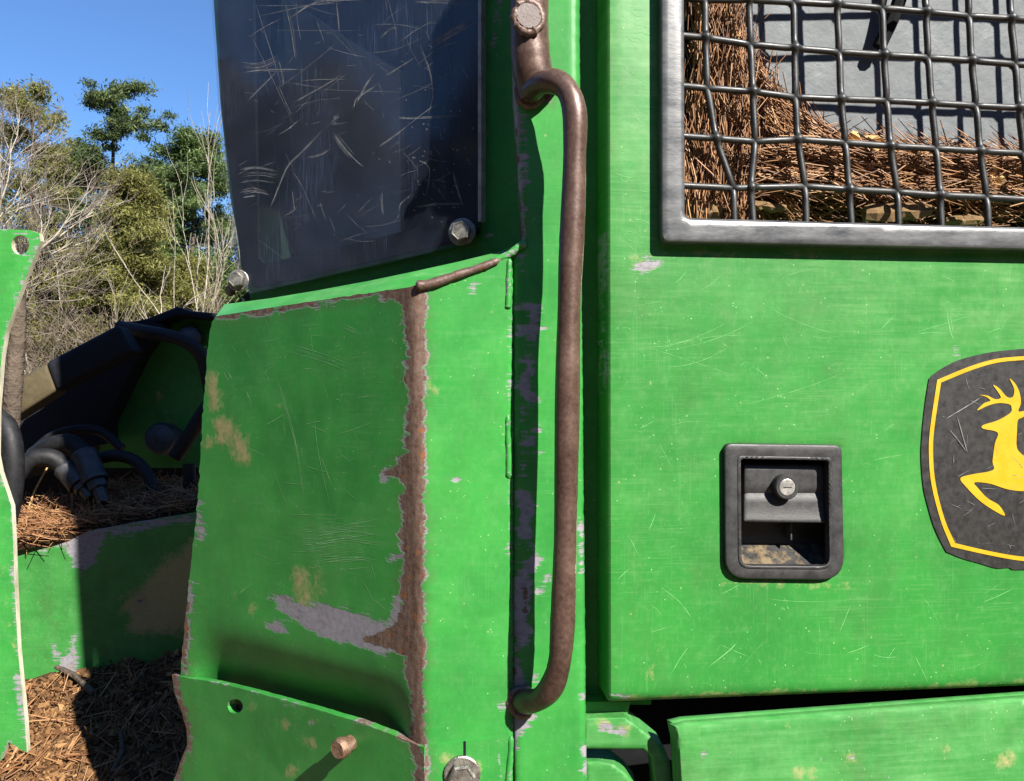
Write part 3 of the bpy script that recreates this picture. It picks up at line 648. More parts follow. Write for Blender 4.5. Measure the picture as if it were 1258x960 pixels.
tube('cable', smooth_path([A(862, 240, .02), A(851, 215, .025), A(857, 185, .03), A(866, 140, .03), A(868, 60, .035), A(862, -60, .04)], 8), .003, 'hose_rubber', machine, 8)
# diagonal stay seen behind the wires
Vs, Fs = tube_geo(smooth_path([A(1120, -80, .09), A(1105, 0, .09), A(1080, 58, .10)], 4), .008, 8); link('stay_rod', Vs, Fs, 'cab_black', machine, True, 40)

# --- latch
latch = panel('door_latch', l_out, DOOR.off(-.007), 'latch_frame', machine, 6, holes=[rounded([(910, 564), (1018, 566), (1019, 696), (911, 695)], [4, 4, 12, 12], 4)], thick=.009, bevel=3.5, bdepth=.0018)
panel('latch_rim', rounded([(906, 560), (1022, 562), (1023, 700), (907, 699)], [6, 6, 15, 15], 4), DOOR.off(-.0080), 'latch_frame', latch, 6, holes=[rounded([(910, 564), (1018, 566), (1019, 696), (911, 695)], [4, 4, 12, 12], 4)], thick=.004, bevel=1.5, bdepth=.001)
V = []; zz = [(905, 556, .006), (905, 556, .034), (905, 668, .034), (905, 700, .004)]
for xl in (905, 1024):
    for _, y, d in zz: V.append(DOOR.off(d).at(xl, y))
F = [[1, 2, 6, 5], [2, 3, 7, 6], [0, 1, 5, 4], [0, 3, 2, 1], [4, 5, 6, 7]]
link('latch_pan', np.array(V), F, 'latch_plastic', latch)
def paddle_d(x, y):
    b = DOOR.off(.004)(x, y); return b + .006 * np.clip((610 - y) / 40, 0, 1) * 0 + .004 * sstep(575, 566, y) - .0045 * np.clip((y - 606) / 36, 0, 1) ** 2.2 + .0022 * np.exp(-((y - 607) / 4) ** 2)
PAD = Fn(paddle_d, DOOR.n)
panel('paddle', rounded([(913, 568), (1009, 570), (1014, 577), (1015, 643), (913, 641), (914, 577)], 2, 2), PAD, 'latch_frame', latch, 4, thick=.006, bevel=3, bdepth=.002)
c = DOOR.at(964, 598, -.004)
lk = link('lock', *lathe(c, DOOR.n, [(.0126, 0), (.0126, .0090), (.0114, .0105), (.0090, .0105), (.0086, .0092)], 28), 'latch_frame', latch, True, 30)
gs = lathe(c + DOOR.n * .0088, DOOR.n, [(.0084, 0), (.0084, .0012), (.0078, .0016)], 24)
link('lock_face', *gs, 'bright_metal', latch, True, 30)
kx, ky, kn = basis(DOOR.n)
link('key_slot', *box_geo(c + DOOR.n * .0104, (kx, ky, kn), (.0042, .0006, .0003)), 'latch_plastic', latch)
link('pan_rib', *box_geo(DOOR.at(981, 655, -.024), (kx, ky, kn), (.0007, .010, .008)), 'steel_dull', latch)

# --- emblem
ze = lambda p: Z(p, 1098, 370, .3645)
def flat(name, poly, surf, out, th, mat, parent):
    P = [surf.at(x, y, out) for x, y in poly]; tri = tessellate_polygon([[Vector((x, y, 0)) for x, y in poly]]); n = len(P)
    P2 = [p - surf.n * th for p in P]; f = []
    for t in tri:
        a, b, c_ = [np.array(poly[i]) for i in t]
        cr = (b - a)[0] * (c_ - a)[1] - (b - a)[1] * (c_ - a)[0]; f.append(list(t) if cr < 0 else list(t)[::-1])
    f += [[j + n for j in t[::-1]] for t in f] + [[i, (i + 1) % n, (i + 1) % n + n, i + n] for i in range(n)]
    return link(name, np.array(P + P2), f, mat, parent)
AXIS = 466
def mirror(l): return l + [(2 * AXIS - a, b + (a - AXIS) * -.03) for a, b in l[::-1]]
shape = [(440, 905), (400, 905), (385, 898), (345, 900), (290, 884), (230, 867), (175, 845), (150, 797), (130, 750), (110, 680), (97, 620), (90, 520), (95, 430), (104, 345), (117, 262), (128, 250), (170, 222), (230, 195), (330, 172), (440, 161)]
def arcs(l, corners):
    out = []; cut = [0] + [i for i, p in enumerate(l) if p in corners] + [len(l) - 1]
    for a_, b_ in zip(cut[:-1], cut[1:]): out += [tuple(q) for q in smooth_path(l[a_:b_ + 1], 4)[:-1]]
    return out + [l[-1]]
shape = arcs([(AXIS, 906)] + shape + [(AXIS, 160)], [(175, 845), (117, 262), (128, 250)])
emblem = flat('emblem', ze([shape[0]] + shape[1:-1] + [shape[-1]] + [(2 * AXIS - a, b - (AXIS - a) * .02) for a, b in shape[1:-1][::-1]]), DOOR, .0012, .0008, 'decal_black', machine)
yl_o = [(AXIS, 878), (400, 871), (300, 852), (190, 827), (155, 740), (124, 620), (115, 520), (119, 430), (143, 266), (255, 220), (350, 194), (AXIS, 184)]
yl_i = [(AXIS, 863), (400, 857), (300, 838), (203, 815), (168, 735), (138, 618), (129, 520), (133, 430), (156, 275), (262, 232), (352, 207), (AXIS, 197)]
yl_o = arcs(yl_o, [(190, 827), (143, 266)]); yl_i = arcs(yl_i, [(203, 815), (156, 275)])
full = lambda l: l + [(2 * AXIS - a, b - (AXIS - a) * .02) for a, b in l[1:-1][::-1]]
o_, i_ = ze(full(yl_o)), ze(full(yl_i)); n = len(o_)
Vb = np.array([DOOR.at(x, y, .0018) for x, y in o_] + [DOOR.at(x, y, .0018) for x, y in i_]); Vb = np.concatenate([Vb, Vb - DOOR.n * .0004])
Fb = [[i, (i + 1) % n, (i + 1) % n + n, i + n] for i in range(n)]; Fb += [[j + 2 * n for j in f[::-1]] for f in Fb]
link('border_line', Vb, Fb, 'decal_yellow', emblem)
deer = [(297, 430), (298, 418), (345, 403), (388, 378), (393, 360), (385, 348), (350, 344), (315, 352), (277, 369), (300, 345), (322, 336), (305, 322), (284, 317), (312, 319), (338, 331), (357, 326), (346, 305), (331, 283), (352, 295), (376, 322), (395, 325), (402, 308), (399, 288), (386, 261),
        (406, 280), (420, 310), (424, 345), (416, 372), (445, 369), (452, 376), (430, 392), (414, 402), (411, 440), (410, 490), (424, 513), (450, 528), (500, 540), (560, 540), (610, 528), (640, 500), (650, 505), (640, 535), (660, 560), (690, 600), (740, 625), (770, 660), (760, 668), (725, 645), (680, 635),
        (640, 620), (600, 600), (560, 605), (510, 628), (440, 640), (380, 634), (320, 615), (268, 611), (282, 632), (312, 664), (351, 688), (371, 722), (345, 712), (290, 676), (240, 626), (221, 597), (260, 584), (330, 570), (329, 540), (337, 480), (346, 443)]
deer = [tuple(q) for q in smooth_path(deer, 4, True)]
flat('leaping_deer', ze(deer), DOOR, .0018, .0004, 'decal_yellow', emblem)
sp = []
for k in range(34):
    x, y = random.uniform(1150, 1255), random.uniform(460, 680); a = random.choice([-.45, -.5, .2, 1.1, 1.3]) + random.gauss(0, .2); L = random.uniform(3, 22)
    sp.append(([(x, y), (x + L * .5 * math.cos(a), y + L * .5 * math.sin(a)), (x + L * math.cos(a), y + L * math.sin(a))], random.uniform(.2, .45)))
sp += [([(1174, 510), (1187, 556)], .9), ([(1165, 528), (1175, 540), (1186, 555)], .9), ([(1160, 515), (1185, 500), (1207, 486)], 1.0)]
ribbons('scratch_marks', sp, DOOR, 'scratch_pale', emblem, .0021)

# --- lower panel, hinge bracket and the dark inside below the door
LOW = Plane(900, .790, 7, 2, 900)
panel('lower_panel', [(824, 890), (840, 886), (1258, 855), (1660, 826), (1660, 1080), (838, 1080), (831, 960), (828, 910)], LOW, 'green_paint_dirty', machine, 6, thick=.012, bevel=11, bdepth=.013, fade=.75,
      layers=dict(mud=[('spot', 980, 948, 5), ('spot', 1045, 932, 5), ('spot', 997, 950, 3), ('spot', 1235, 935, 8), ('spot', 966, 891, 2), ('spot', 1160, 922, 3)], primer=[('spot', 864, 927, 2), ('spot', 1046, 931, 1.5)]))
HNG = Plane(770, .815, 0)
panel('hinge_bracket', [(718, 882), (768, 881), (790, 897), (812, 915), (823, 935), (826, 965), (828, 1080), (806, 1080), (804, 960), (800, 930), (790, 921), (718, 920)], HNG, 'green_paint_dirty', machine, 5, thick=.03, bevel=4, bdepth=.004, fade=.9,
      layers=dict(primer=[('line', [(742, 893), (764, 900)], 5)], mud=[('line', [(740, 890), (768, 896)], 3)]))
panel('hinge_knuckle', [(718, 934), (735, 934), (755, 938), (770, 950), (782, 965), (784, 1080), (718, 1080)], HNG.off(.01), 'green_paint_dirty', machine, 5, thick=.03, bevel=6, bdepth=.006, fade=.6)
panel('inner_frame', [(690, 866), (1700, 820), (1700, 1090), (690, 1090)], POST.off(.11), 'cab_black', machine, 40, thick=.004)  # near-black sheet painted in for the shade seen through the gap
panel('door_lip', [(700, 863), (775, 862), (770, 880), (700, 881)], POST.off(.03), 'green_paint_dirty', machine, 8, thick=.02)

# --- bumper plate across the foot of the guard
def bump_d(x, y):
    Y = np.maximum(F1(x, y), F2(x, y)); yl = 768 + (x - 235) * .30
    return Y - .004 - .004 * sstep(300, 430, x) * (1 - sstep(430, 520, x)) * sstep(950, 880, y)
b_out = [(211, 829), (236, 834), (262, 838), (300, 847), (340, 858), (390, 872), (440, 887), (480, 902), (514, 916), (521, 918), (522, 1040), (206, 1040), (213, 960), (222, 935), (230, 915), (229, 895), (222, 872), (214, 850)]
BMP = Fn(bump_d, F1.n)
bumper = panel('bumper_plate', b_out, BMP, 'green_paint', machine, 5, holes=[circle(289, 868, 9.5, 9, 16)], thick=.009, wobble=.2, fade=.1, edge=('primer', -2.2), side_primer=-9,
      layers=dict(rust=[('line', [(211, 830), (229, 895), (228, 915), (214, 955)], 5), ('line', [(508, 913), (516, 940), (516, 1010)], 5), ('line', [(440, 886), (450, 889)], 1.5), ('line', [(470, 900), (515, 916)], .5)],
                  mud=[('spot', 350, 885, 2), ('spot', 380, 913, 4), ('spot', 357, 945, 5), ('spot', 385, 888, 2), ('spot', 352, 892, 3), ('spot', 308, 873, 3)], primer=[('spot', 383, 888, 2), ('spot', 340, 879, 1)]))
cr = BMP.at(432, 912)
nb_ = F1.n * .92 + np.array([.06, -.2, 0])
link('bolt_shank', *lathe(cr, nb_, [(.0082, -.01), (.0082, .0105), (.0104, .011), (.0110, .015), (.0106, .0195), (.0085, .022), (.0050, .0215)], 18), 'rust_bolt', bumper, True, 35)
front_strip = panel('bumper_return', [(522, 916), (560, 914), (612, 908), (617, 960), (620, 1040), (523, 1040)], F2.off(-.003), 'green_paint', machine, 5, thick=.003, wobble=.2, fade=.1,
      layers=dict(rust=[('line', [(523, 918), (525, 1000)], 3)], mud=[('line', [(550, 935), (585, 945)], 5)], primer=[('line', [(612, 910), (619, 990)], .5)]))
bolt(F2.off(-.003), 568, 950, 17, 'zinc_bolt', front_strip, True, .6, .1)
link('slot', *box_geo(F2.at(571, 921, .0032), (np.array([1, 0, 0]), np.array([0, 0, 1]), np.array([0, 1, 0])), (.0011, .0095, .0004)), 'cab_black', front_strip)

# --- scratched window plate
w_out = rounded([(256, -170), (588, -170), (588, 275), (570, 300), (306, 361), (290, 330), (268, 130), (258, -20)], [0, 0, 4, 20, 3, 0, 0, 0], 4)
pane = panel('window_pane', w_out, WIN, 'polycarbonate', machine, 14, thick=.006)
edge_p = smooth_path([WIN.at(590, -170, 0), WIN.at(590, 60, 0), WIN.at(590, 274, 0)], 6)
link('edge_trim', *merge([box_geo((WIN.at(590, -170) + WIN.at(590, 272)) / 2 - WIN.n * .003, (np.array([0, 0, 1.]), np.cross([0, 0, 1.], WIN.n), WIN.n), (np.linalg.norm(WIN.at(590, -170) - WIN.at(590, 272)) / 2, .0022, .0042))]), 'trim_grey', pane)
bolt(WIN, 569, 286, 13, 'zinc_bolt', pane, True, .6, .3, out=.001, n=WIN.n + np.array([.35, -.25, 0]))
bolt(WIN, 294, 345, 10, 'zinc_bolt', pane, True, .9, .3, out=.001, n=WIN.n + np.array([.55, -.3, 0]))
bolt(WIN, 283, 357, 7, 'rust_bolt', pane, False, .9, .3, out=-.004)
zw = lambda p: Z(p, 240, 0, .4167)
sp = [(zw(l), w) for l, w in [
    ([(265, 0), (285, 90), (298, 180)], 3.0), ([(298, 0), (300, 60), (312, 130)], 1.6), ([(285, 305), (350, 270), (440, 218)], 2.4), ([(215, 635), (270, 500), (310, 455), (390, 375)], 2.2), ([(465, 325), (480, 290), (560, 235)], 2.0), ([(560, 225), (600, 200), (655, 165)], 2.0),
    ([(660, 130), (690, 210), (700, 280), (685, 340)], 1.6), ([(600, 630), (606, 600), (640, 570)], 1.8), ([(640, 612), (720, 602), (805, 600)], 1.6), ([(755, 500), (775, 570), (790, 615)], 1.5), ([(690, 135), (750, 100), (820, 60)], 7.0), ([(700, 128), (760, 95), (815, 62)], 4.0),
    ([(130, 190), (190, 195), (250, 172)], 4.5), ([(135, 215), (210, 208), (330, 205)], 2.0), ([(245, 175), (255, 220), (260, 262)], 1.8), ([(130, 500), (180, 495), (245, 505)], 2.0), ([(128, 520), (190, 515), (248, 525)], 2.6), ([(130, 540), (180, 532), (240, 540)], 1.5), ([(128, 570), (170, 562), (215, 573)], 5.0), ([(135, 582), (180, 577)], 2.6),
    ([(88, 35), (130, 10), (165, -10)], 3.2), ([(95, 45), (140, 15)], 1.6), ([(270, 60), (350, 10), (420, 0), (510, 2)], 2.6), ([(640, 5), (720, 8), (815, 12)], 2.4), ([(245, 400), (280, 378), (305, 355)], 2.0), ([(400, 385), (450, 450), (495, 495)], 2.4), ([(395, 440), (370, 455), (320, 470)], 1.8), ([(405, 395), (440, 440), (470, 470)], 5.0),
    ([(595, 348), (640, 350), (790, 342)], 1.6), ([(590, 400), (680, 330), (720, 305)], 1.2), ([(255, 640), (290, 620), (300, 605)], 2.2), ([(285, 560), (290, 600), (293, 625)], 1.2), ([(150, 300), (200, 250), (240, 210)], 1.6), ([(530, 440), (580, 405), (640, 360)], 1.2), ([(550, 560), (552, 610), (555, 640)], 1.2), ([(660, 470), (690, 500), (680, 590)], 1.2),
    ([(415, 0), (420, 50), (425, 110)], 1.4), ([(540, 120), (570, 90), (600, 80)], 1.3), ([(470, 320), (500, 260), (530, 215)], 3.0)]]
for k in range(40):                          # long branch scrapes across the top and right
    x, y = random.uniform(300, 540), random.uniform(-120, 130); a = random.choice([-.55, -.45, .12, -.1, 1.25]) + random.gauss(0, .1); L = random.uniform(40, 130)
    sp.append(([(x, y), (x + L * .5 * math.cos(a), y + L * .5 * math.sin(a) + random.gauss(0, 2)), (x + L * math.cos(a), y + L * math.sin(a))], random.uniform(.5, 1.1)))
for k in range(170):
    x, y = random.uniform(290, 580), random.uniform(-120, 315); a = random.choice([-.5, -.7, -.2, .1, 1.2, 1.0]) + random.gauss(0, .2); L = abs(random.gauss(0, 22)) + 4
    sp.append(([(x, y), (x + L * .5 * math.cos(a), y + L * .5 * math.sin(a) + random.gauss(0, .035 * L)), (x + L * math.cos(a), y + L * math.sin(a))], random.uniform(.25, .75)))
for k in range(70):
    x, y = random.gauss(535, 28), random.gauss(190, 55); sp.append(([(x, y), (x + 1.2, y + .8), (x + 2, y + 2)], random.uniform(.8, 2.0)))
sp += [([(409, 145), (412, 148), (414, 146)], 5.5), ([(408, 150), (412, 146)], 3.)]
sp = [s for s in sp if all(282 < p[0] < 584 and p[1] < 330 - (p[0] - 310) * .22 for p in s[0])]
fine_ = []
for pts, wd in sp:
    if wd < 1.2: fine_.append((pts, wd * .55)); continue
    for k in range(2 + int(wd)):
        j = wd * .75; o_ = (random.gauss(0, j * .5), random.gauss(0, j * .5)); cut = random.uniform(0, .25); q = np.array(pts, float); q[0] += (q[1] - q[0]) * cut; q[-1] -= (q[-1] - q[-2]) * random.uniform(0, .3)
        fine_.append(([(a + o_[0] + random.gauss(0, j * .12), b + o_[1] + random.gauss(0, j * .12)) for a, b in q], random.uniform(.22, .6)))
ribbons('scratch_marks', fine_, WIN, 'scratch_pale', pane, .00015)
# black inner border behind the pane, then the cab inside
panel('window_gasket', [(262, -165), (586, -165), (586, 286), (560, 297), (312, 354), (297, 330), (272, 130)], WIN.off(.010), 'cab_black', machine, 12, holes=[[(308, -150), (317, 316), (323, 323), (334, 322), (490, 286), (556, 270), (557, -150)]], thick=.004)
IN1 = WIN.off(.30)
panel('cab_partition', [(330, -60), (345, -6), (373, 12), (423, 46), (473, 77), (492, 86), (492, 400), (372, 420), (342, 208), (312, -60)], IN1, 'interior_grey', machine, 20, thick=.01)  # pale panel cut to the outline of the lit area inside
panel('cab_back_wall', [(300, -260), (640, -260), (640, 460), (325, 460)], WIN.off(.42), 'cab_black', machine, 40, thick=.01)
panel('inner_pillar', [(286, -100), (322, -100), (352, 420), (312, 420)], WIN.off(.12), 'dim_green', machine, 14, thick=.03)
V_, F_ = box_geo((.035, 1.30, .35), (np.array([1., 0, 0]), np.array([0, 1., 0]), np.array([0, 0, 1.])), (.02, .42, 1.0)); link('sun_block_wall', V_, F_, 'cab_black', machine)  # unseen wall added to keep direct sun out of the cab
lw = [(216, 1040, 3), (222, 860, 3), (224, 835, 1), (229, 745, 1), (236, 680, 1), (244, 605, 1), (249, 505, 1), (256, 430, 1), (262, 394, 1), (304, 352, 2), (284, 250, 2), (271, 130, 2), (261, -20, 2), (258, -170, 2), (200, -800, 2)]
V_ = []
for x, y, w in lw:
    p = ray(x, y) * float((GUARD if w == 1 else F1 if w == 3 else BACKW.off(.012))(x, y)); q = p * 1.02 + np.array([.006, .004, 0]); V_ += [q, q + np.array([p[0] * .5 + .06, p[1] * .5, 0])]
n = len(lw); V_ = np.array(V_); V_ = np.concatenate([V_, V_ + np.array([.008, 0, 0])]); F_ = [[2 * i, 2 * i + 1, 2 * i + 3, 2 * i + 2] for i in range(n - 1)]
F_ += [[j + 2 * n for j in f[::-1]] for f in F_] + [[2 * i, 2 * i + 2, 2 * i + 2 + 2 * n, 2 * i + 2 * n] for i in range(n - 1)]
link('leak_block_wall', V_, F_, 'dim_green', machine)  # hidden wall added to stop sunlight leaking past the guard
panel('cab_seat', [(496, -80), (540, -80), (556, 60), (566, 420), (498, 420)], WIN.off(.22), 'sleeve_rubber', machine, 14, thick=.08, bevel=10, bdepth=.02)

# ------------------------------------------------------------------ the rear of the machine, seen past the cab
FPL = Plane(20, 1.32, 2)
panel('end_plate', [(-160, 276), (-20, 281), (38, 283), (48, 287), (50, 296), (30, 345), (7, 408), (2, 440), (-3, 500), (-4, 560), (0, 580), (14, 622), (16, 660), (18, 720), (22, 800), (30, 880), (33, 925), (10, 912), (0, 935), (-40, 930), (-160, 960)], FPL, 'green_paint', machine, 5,
      holes=[circle(25, 301, 11, 12, 20)], thick=.011, wobble=.03, fade=.25, edge=('primer', -1.5), side_mat='worn_edge',
      layers=dict(primer=[('line', [(48, 290), (6, 408), (-1, 500), (-1, 560), (16, 625), (18, 720), (31, 900)], .4), ('line', [(22, 830), (28, 880)], 4), ('line', [(-4, 560), (14, 622)], 1)], mud=[('line', [(0, 700), (18, 800)], -3)]))
KR = 1.27
def at(x, y, Y): return ray(x, y) * (Y * KR)
tube('strut', [at(20, 330, 1.60), at(21, 400, 1.60), at(17, 470, 1.60), at(8, 590, 1.60)], .021, 'dark_bark', machine, 14)
tube('cylinder_barrel', smooth_path([at(-30, 575, 1.98), at(30, 560, 1.98), at(80, 545, 2.0), at(140, 520, 2.02)], 5), .07, 'hose_rubber', machine, 18)
tube('hose', smooth_path([at(-14, 500, 1.60), at(8, 525, 1.58), at(16, 560, 1.57), at(14, 610, 1.57), at(4, 650, 1.57)], 8), .025, 'hose_rubber', machine, 16)
RB = Plane(100, 1.80, 12)
def sleeve(name, quad, Y, mat, th):
    surf = Plane(100, Y * KR, 8); P = rounded(quad, 5, 3); return panel(name, P, surf, mat, machine, 8, thick=th, bevel=7, bdepth=.014)
sleeve('rubber_sleeve', [(57, 446), (146, 399), (166, 432), (70, 481)], 1.70, 'sleeve_rubber', .07)
sleeve('sleeve_end', [(10, 520), (23, 466), (58, 446), (71, 481)], 1.705, 'tan_sleeve', .07)
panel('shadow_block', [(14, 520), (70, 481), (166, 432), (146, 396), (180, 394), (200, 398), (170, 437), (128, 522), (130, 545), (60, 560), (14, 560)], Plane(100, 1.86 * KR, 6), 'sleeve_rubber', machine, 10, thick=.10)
panel('rear_plate', [(125, 525), (170, 437), (192, 396), (225, 385), (300, 390), (300, 575), (120, 575)], Plane(200, 1.95 * KR, -4), 'green_paint_dirty', machine, 10, thick=.02, layers=dict(mud=[('spot', 198, 488, 4), ('spot', 208, 515, 4)]))
link('pivot_pin', *lathe(at(206, 540, 1.93), np.array([.1, -1, .1]), [(.048, 0), (.048, .06), (.040, .075), (.012, .082)], 26), 'steel_dull', machine, True, 30)
link('pivot_pin', *lathe(at(237, 417, 1.93), np.array([.1, -1, .1]), [(.033, 0), (.033, .04), (.025, .046), (.008, .05)], 26), 'steel_dull', machine, True, 30)
panel('arm_guard', [(146, 399), (180, 392), (218, 377), (232, 382), (300, 388), (300, 396), (235, 391), (218, 389), (185, 400), (160, 412)], Plane(200, 1.88 * KR, 0), 'sleeve_rubber', machine, 8, thick=.08, bevel=4, bdepth=.01)
def hose(pts, r_, parent=machine): return tube('hose', smooth_path([at(*p) for p in pts], 9), r_ * KR, 'hose_rubber', parent, 14)
h1 = hose([(-10, 640, 1.66), (12, 598, 1.66), (35, 568, 1.67), (60, 562, 1.68), (80, 574, 1.69), (90, 586, 1.69)], .0185)
h2 = hose([(42, 560, 1.74), (62, 548, 1.72), (85, 544, 1.71), (102, 556, 1.70), (110, 572, 1.69)], .0185)
h3 = hose([(40, 556, 1.80), (65, 536, 1.79), (95, 528, 1.79), (125, 531, 1.80), (150, 552, 1.80)], .0105)
h4 = hose([(112, 566, 1.75), (140, 560, 1.75), (165, 566, 1.75), (182, 585, 1.74), (189, 612, 1.73), (190, 640, 1.72)], .013)
h5 = hose([(147, 402, 1.86), (180, 408, 1.83), (215, 415, 1.82), (240, 428, 1.82), (252, 450, 1.83), (262, 500, 1.84)], .015)
h6 = hose([(262, 490, 1.80), (245, 515, 1.80), (230, 540, 1.80), (215, 562, 1.80)], .016)
h7 = hose([(232, 570, 1.72), (233, 590, 1.72), (232, 606, 1.72)], .013)
def fitting(h, p0, p1, r_):
    r_ = r_ * KR
    a, b = at(*p0), at(*p1); d = (b - a) / np.linalg.norm(b - a); L = np.linalg.norm(b - a)
    tube('ferrule', [a, a + d * L * .03, a + d * L * .10, a + d * L * .13, a + d * L * .5, a + d * L * .53, a + d * L * .58], [r_ * .92, r_, r_, r_ * .96, r_ * .96, r_, r_ * .95], 'steel_dull', h, 20)
    V, F = lathe(a + d * L * .57, d, [(r_ * .70, 0), (r_ * .74, L * .02), (r_ * .74, L * .14), (r_ * .66, L * .16)], 6); link('hex_nut', V, F, 'steel_dull', h)
    tube('stem', [a + d * L * .7, a + d * L * .85, b], [r_ * .48, r_ * .48, r_ * .46], 'steel_dull', h, 14)
fitting(h1, (80, 574, 1.69), (112, 612, 1.67), .0245)
fitting(h2, (103, 557, 1.70), (128, 618, 1.66), .0265)
panel('rear_frame', [(-120, 500), (150, 500), (300, 560), (300, 660), (-120, 660)], Plane(100, 2.75, 0), 'cab_black', machine, 30, thick=.05)  # black sheet added to darken the view behind the hoses
BPL = Plane(100, 2.00, -3)
back_plate = panel('cross_plate', [(5, 668), (40, 664), (110, 652), (240, 630), (300, 622), (300, 900), (5, 900)], BPL, 'green_paint_dirty', machine, 6, thick=.02, wobble=.2, fade=.25, edge=('primer', 1.0),
      layers=dict(primer=[[(40, 662), (130, 646), (128, 664), (115, 690), (98, 706), (88, 690), (80, 672), (62, 668), (55, 680)], [(92, 780), (98, 830), (70, 828), (72, 808), (85, 800)], ('line', [(66, 795), (72, 808)], 3), ('line', [(140, 652), (240, 634)], 5)],
                  mud=[[(150, 740), (200, 690), (240, 660), (250, 780), (160, 780)]], rust=[('line', [(173, 730), (172, 745)], 1)]))
panel('deck_plate', [(0, 640), (300, 600), (300, 625), (0, 668)], Fn(lambda x, y: BPL(x, y) + .012 + (668 - .14 * x - y) * .0105, (0, -.3, .95)), 'green_paint_dirty', machine, 14, thick=.01)

# ------------------------------------------------------------------ loose litter
def strips(P0, D, L, r_, tone, bend):       # many thin three-sided needles in one mesh
    n = len(P0); D = D / np.linalg.norm(D, axis=1)[:, None]; a = RNG.normal(size=(n, 3)); u = np.cross(D, a); u /= np.linalg.norm(u, axis=1)[:, None]; w = np.cross(D, u); V = []
    for t in (-.5, 0., .5):
        c = P0 + D * (L * t)[:, None] + u * (bend * L * (1 - 4 * t * t))[:, None]
        for k in range(3): an = 2 * math.pi * k / 3; V.append(c + (u * math.cos(an) + w * math.sin(an)) * (r_ * (1 if t == 0 else .7))[:, None])
    V = np.stack(V, 1).reshape(-1, 3); base = (np.arange(n) * 9)[:, None, None]
    q = [[i * 3 + j, i * 3 + (j + 1) % 3, i * 3 + 3 + (j + 1) % 3, i * 3 + 3 + j] for i in (0, 1) for j in range(3)]
    F = (np.array(q)[None] + base).reshape(-1, 4); return V, F.tolist(), np.repeat(tone, 9)
def sample(poly, n):
    q = np.array(poly, float); lo, hi = q.min(0), q.max(0); out = np.zeros((0, 2))
    while len(out) < n: p = RNG.uniform(lo, hi, (n * 3, 2)); out = np.concatenate([out, p[inside(p, poly)]])
    return out[:n]
ux, uz, un = np.array([math.cos(R(6)), math.sin(R(6)), 0]), np.array([0, 0, 1.]), DOOR.n
def straw_zone(poly, n, ang, spread, d0, d1, Lr=(.05, .11)):
    p = sample(poly, n); dep = RNG.uniform(d0, d1, n); P0 = np.array([DOOR.off(d).at(x, y) for (x, y), d in zip(p, dep)])
    a = np.radians(ang(p[:, 0], p[:, 1]) + RNG.normal(0, spread, n)); D = np.cos(a)[:, None] * ux + np.sin(a)[:, None] * uz + RNG.normal(0, .12, n)[:, None] * un
    L = RNG.uniform(*Lr, n); return P0, D, L
zs = [straw_zone([(866, -360), (905, -360), (910, 30), (922, 90), (928, 130), (926, 275), (848, 275), (862, 120)], 2000, lambda x, y: 94 - (x - 870) * .30, 14, .012, .085, (.04, .12)),
      straw_zone([(842, -360), (870, -360), (870, 272), (842, 272)], 230, lambda x, y: 95 + 0 * x, 10, .008, .02),
      straw_zone([(903, 20), (926, 82), (955, 116), (990, 143), (1035, 170), (1010, 190), (950, 245), (900, 250)], 2500, lambda x, y: 118 + (x - 910) * .32, 17, .03, .085, (.04, .09)),
      straw_zone([(940, 195), (1000, 174), (1060, 176), (1110, 182), (1258, 192), (1430, 196), (1430, 240), (940, 238)], 4600, lambda x, y: 172 + 0 * x, 17, .012, .090, (.04, .11)),
      straw_zone([(900, 238), (1430, 240), (1430, 280), (900, 272)], 900, lambda x, y: 170 + 0 * x, 24, .03, .09, (.03, .08))]
P0, D, L = [np.concatenate(k) for k in zip(*zs)]; n = len(P0)
def to_world_obj(o, loc=None): return o
V, F, tone = strips(P0, D, L, RNG.uniform(.00045, .00090, n), RNG.beta(1.6, 1.9, n), RNG.normal(0, .06, n))
tag(link('pine_straw', V, F, 'pine_straw', None, True, None, dict(tone=tone)), 'brown pine needles packed behind the mesh grille', 'pine straw', kind='stuff')
bed = panel('straw_bed', [(860, -380), (902, -380), (905, 30), (920, 84), (950, 122), (990, 152), (1035, 176), (1100, 182), (1640, 205), (1640, 300), (845, 282)], DOOR.off(.092), 'straw_bed', None, 12, thick=.012)
tag(bed, 'dark matted litter packed under the pine needles in the grille', 'litter', kind='stuff')
# a tan leaf, a small curled leaf, chunks of bark in the grille
def leaf(poly, surf, dip, label, mat='dry_leaf'):
    P = np.array(poly, float); c = P.mean(0); m = len(P); P = smooth_path(P, 3, True); P = c + (P - c) * (1 + RNG.normal(0, .07, (len(P), 1))); m = len(P); V = [surf.at(*p, .005 * math.sin(i * .9)) for i, p in enumerate(P)] + [surf.at(*(c + (p - c) * .5), .003 * math.sin(i * .9 + .6)) for i, p in enumerate(P)] + [surf.at(*c, -dip * .3)]
    F = [[i, (i + 1) % m, (i + 1) % m + m, i + m] for i in range(m)] + [[i + m, (i + 1) % m + m, 2 * m] for i in range(m)]
    V = np.array(V); nv = len(V); V = np.concatenate([V, V - surf.n * .0006]); F += [[j + nv for j in f[::-1]] for f in F] + [[(i + 1) % m, i, i + nv, (i + 1) % m + nv] for i in range(m)]
    return tag(link('dry_leaf', V, F, mat, None, True, 40), label, 'leaf')
leaf([(1040, 166), (1050, 162), (1066, 164), (1080, 171), (1086, 178), (1078, 184), (1068, 190), (1058, 182), (1046, 177)], DOOR.off(.018), .006, 'tan dry leaf on the pine needles against the grey sheet')
leaf([(1216, 212), (1226, 205), (1234, 210), (1232, 224), (1222, 230), (1215, 222)], DOOR.off(.014), .005, 'small curled brown leaf lying in the flat pine needles of the grille')
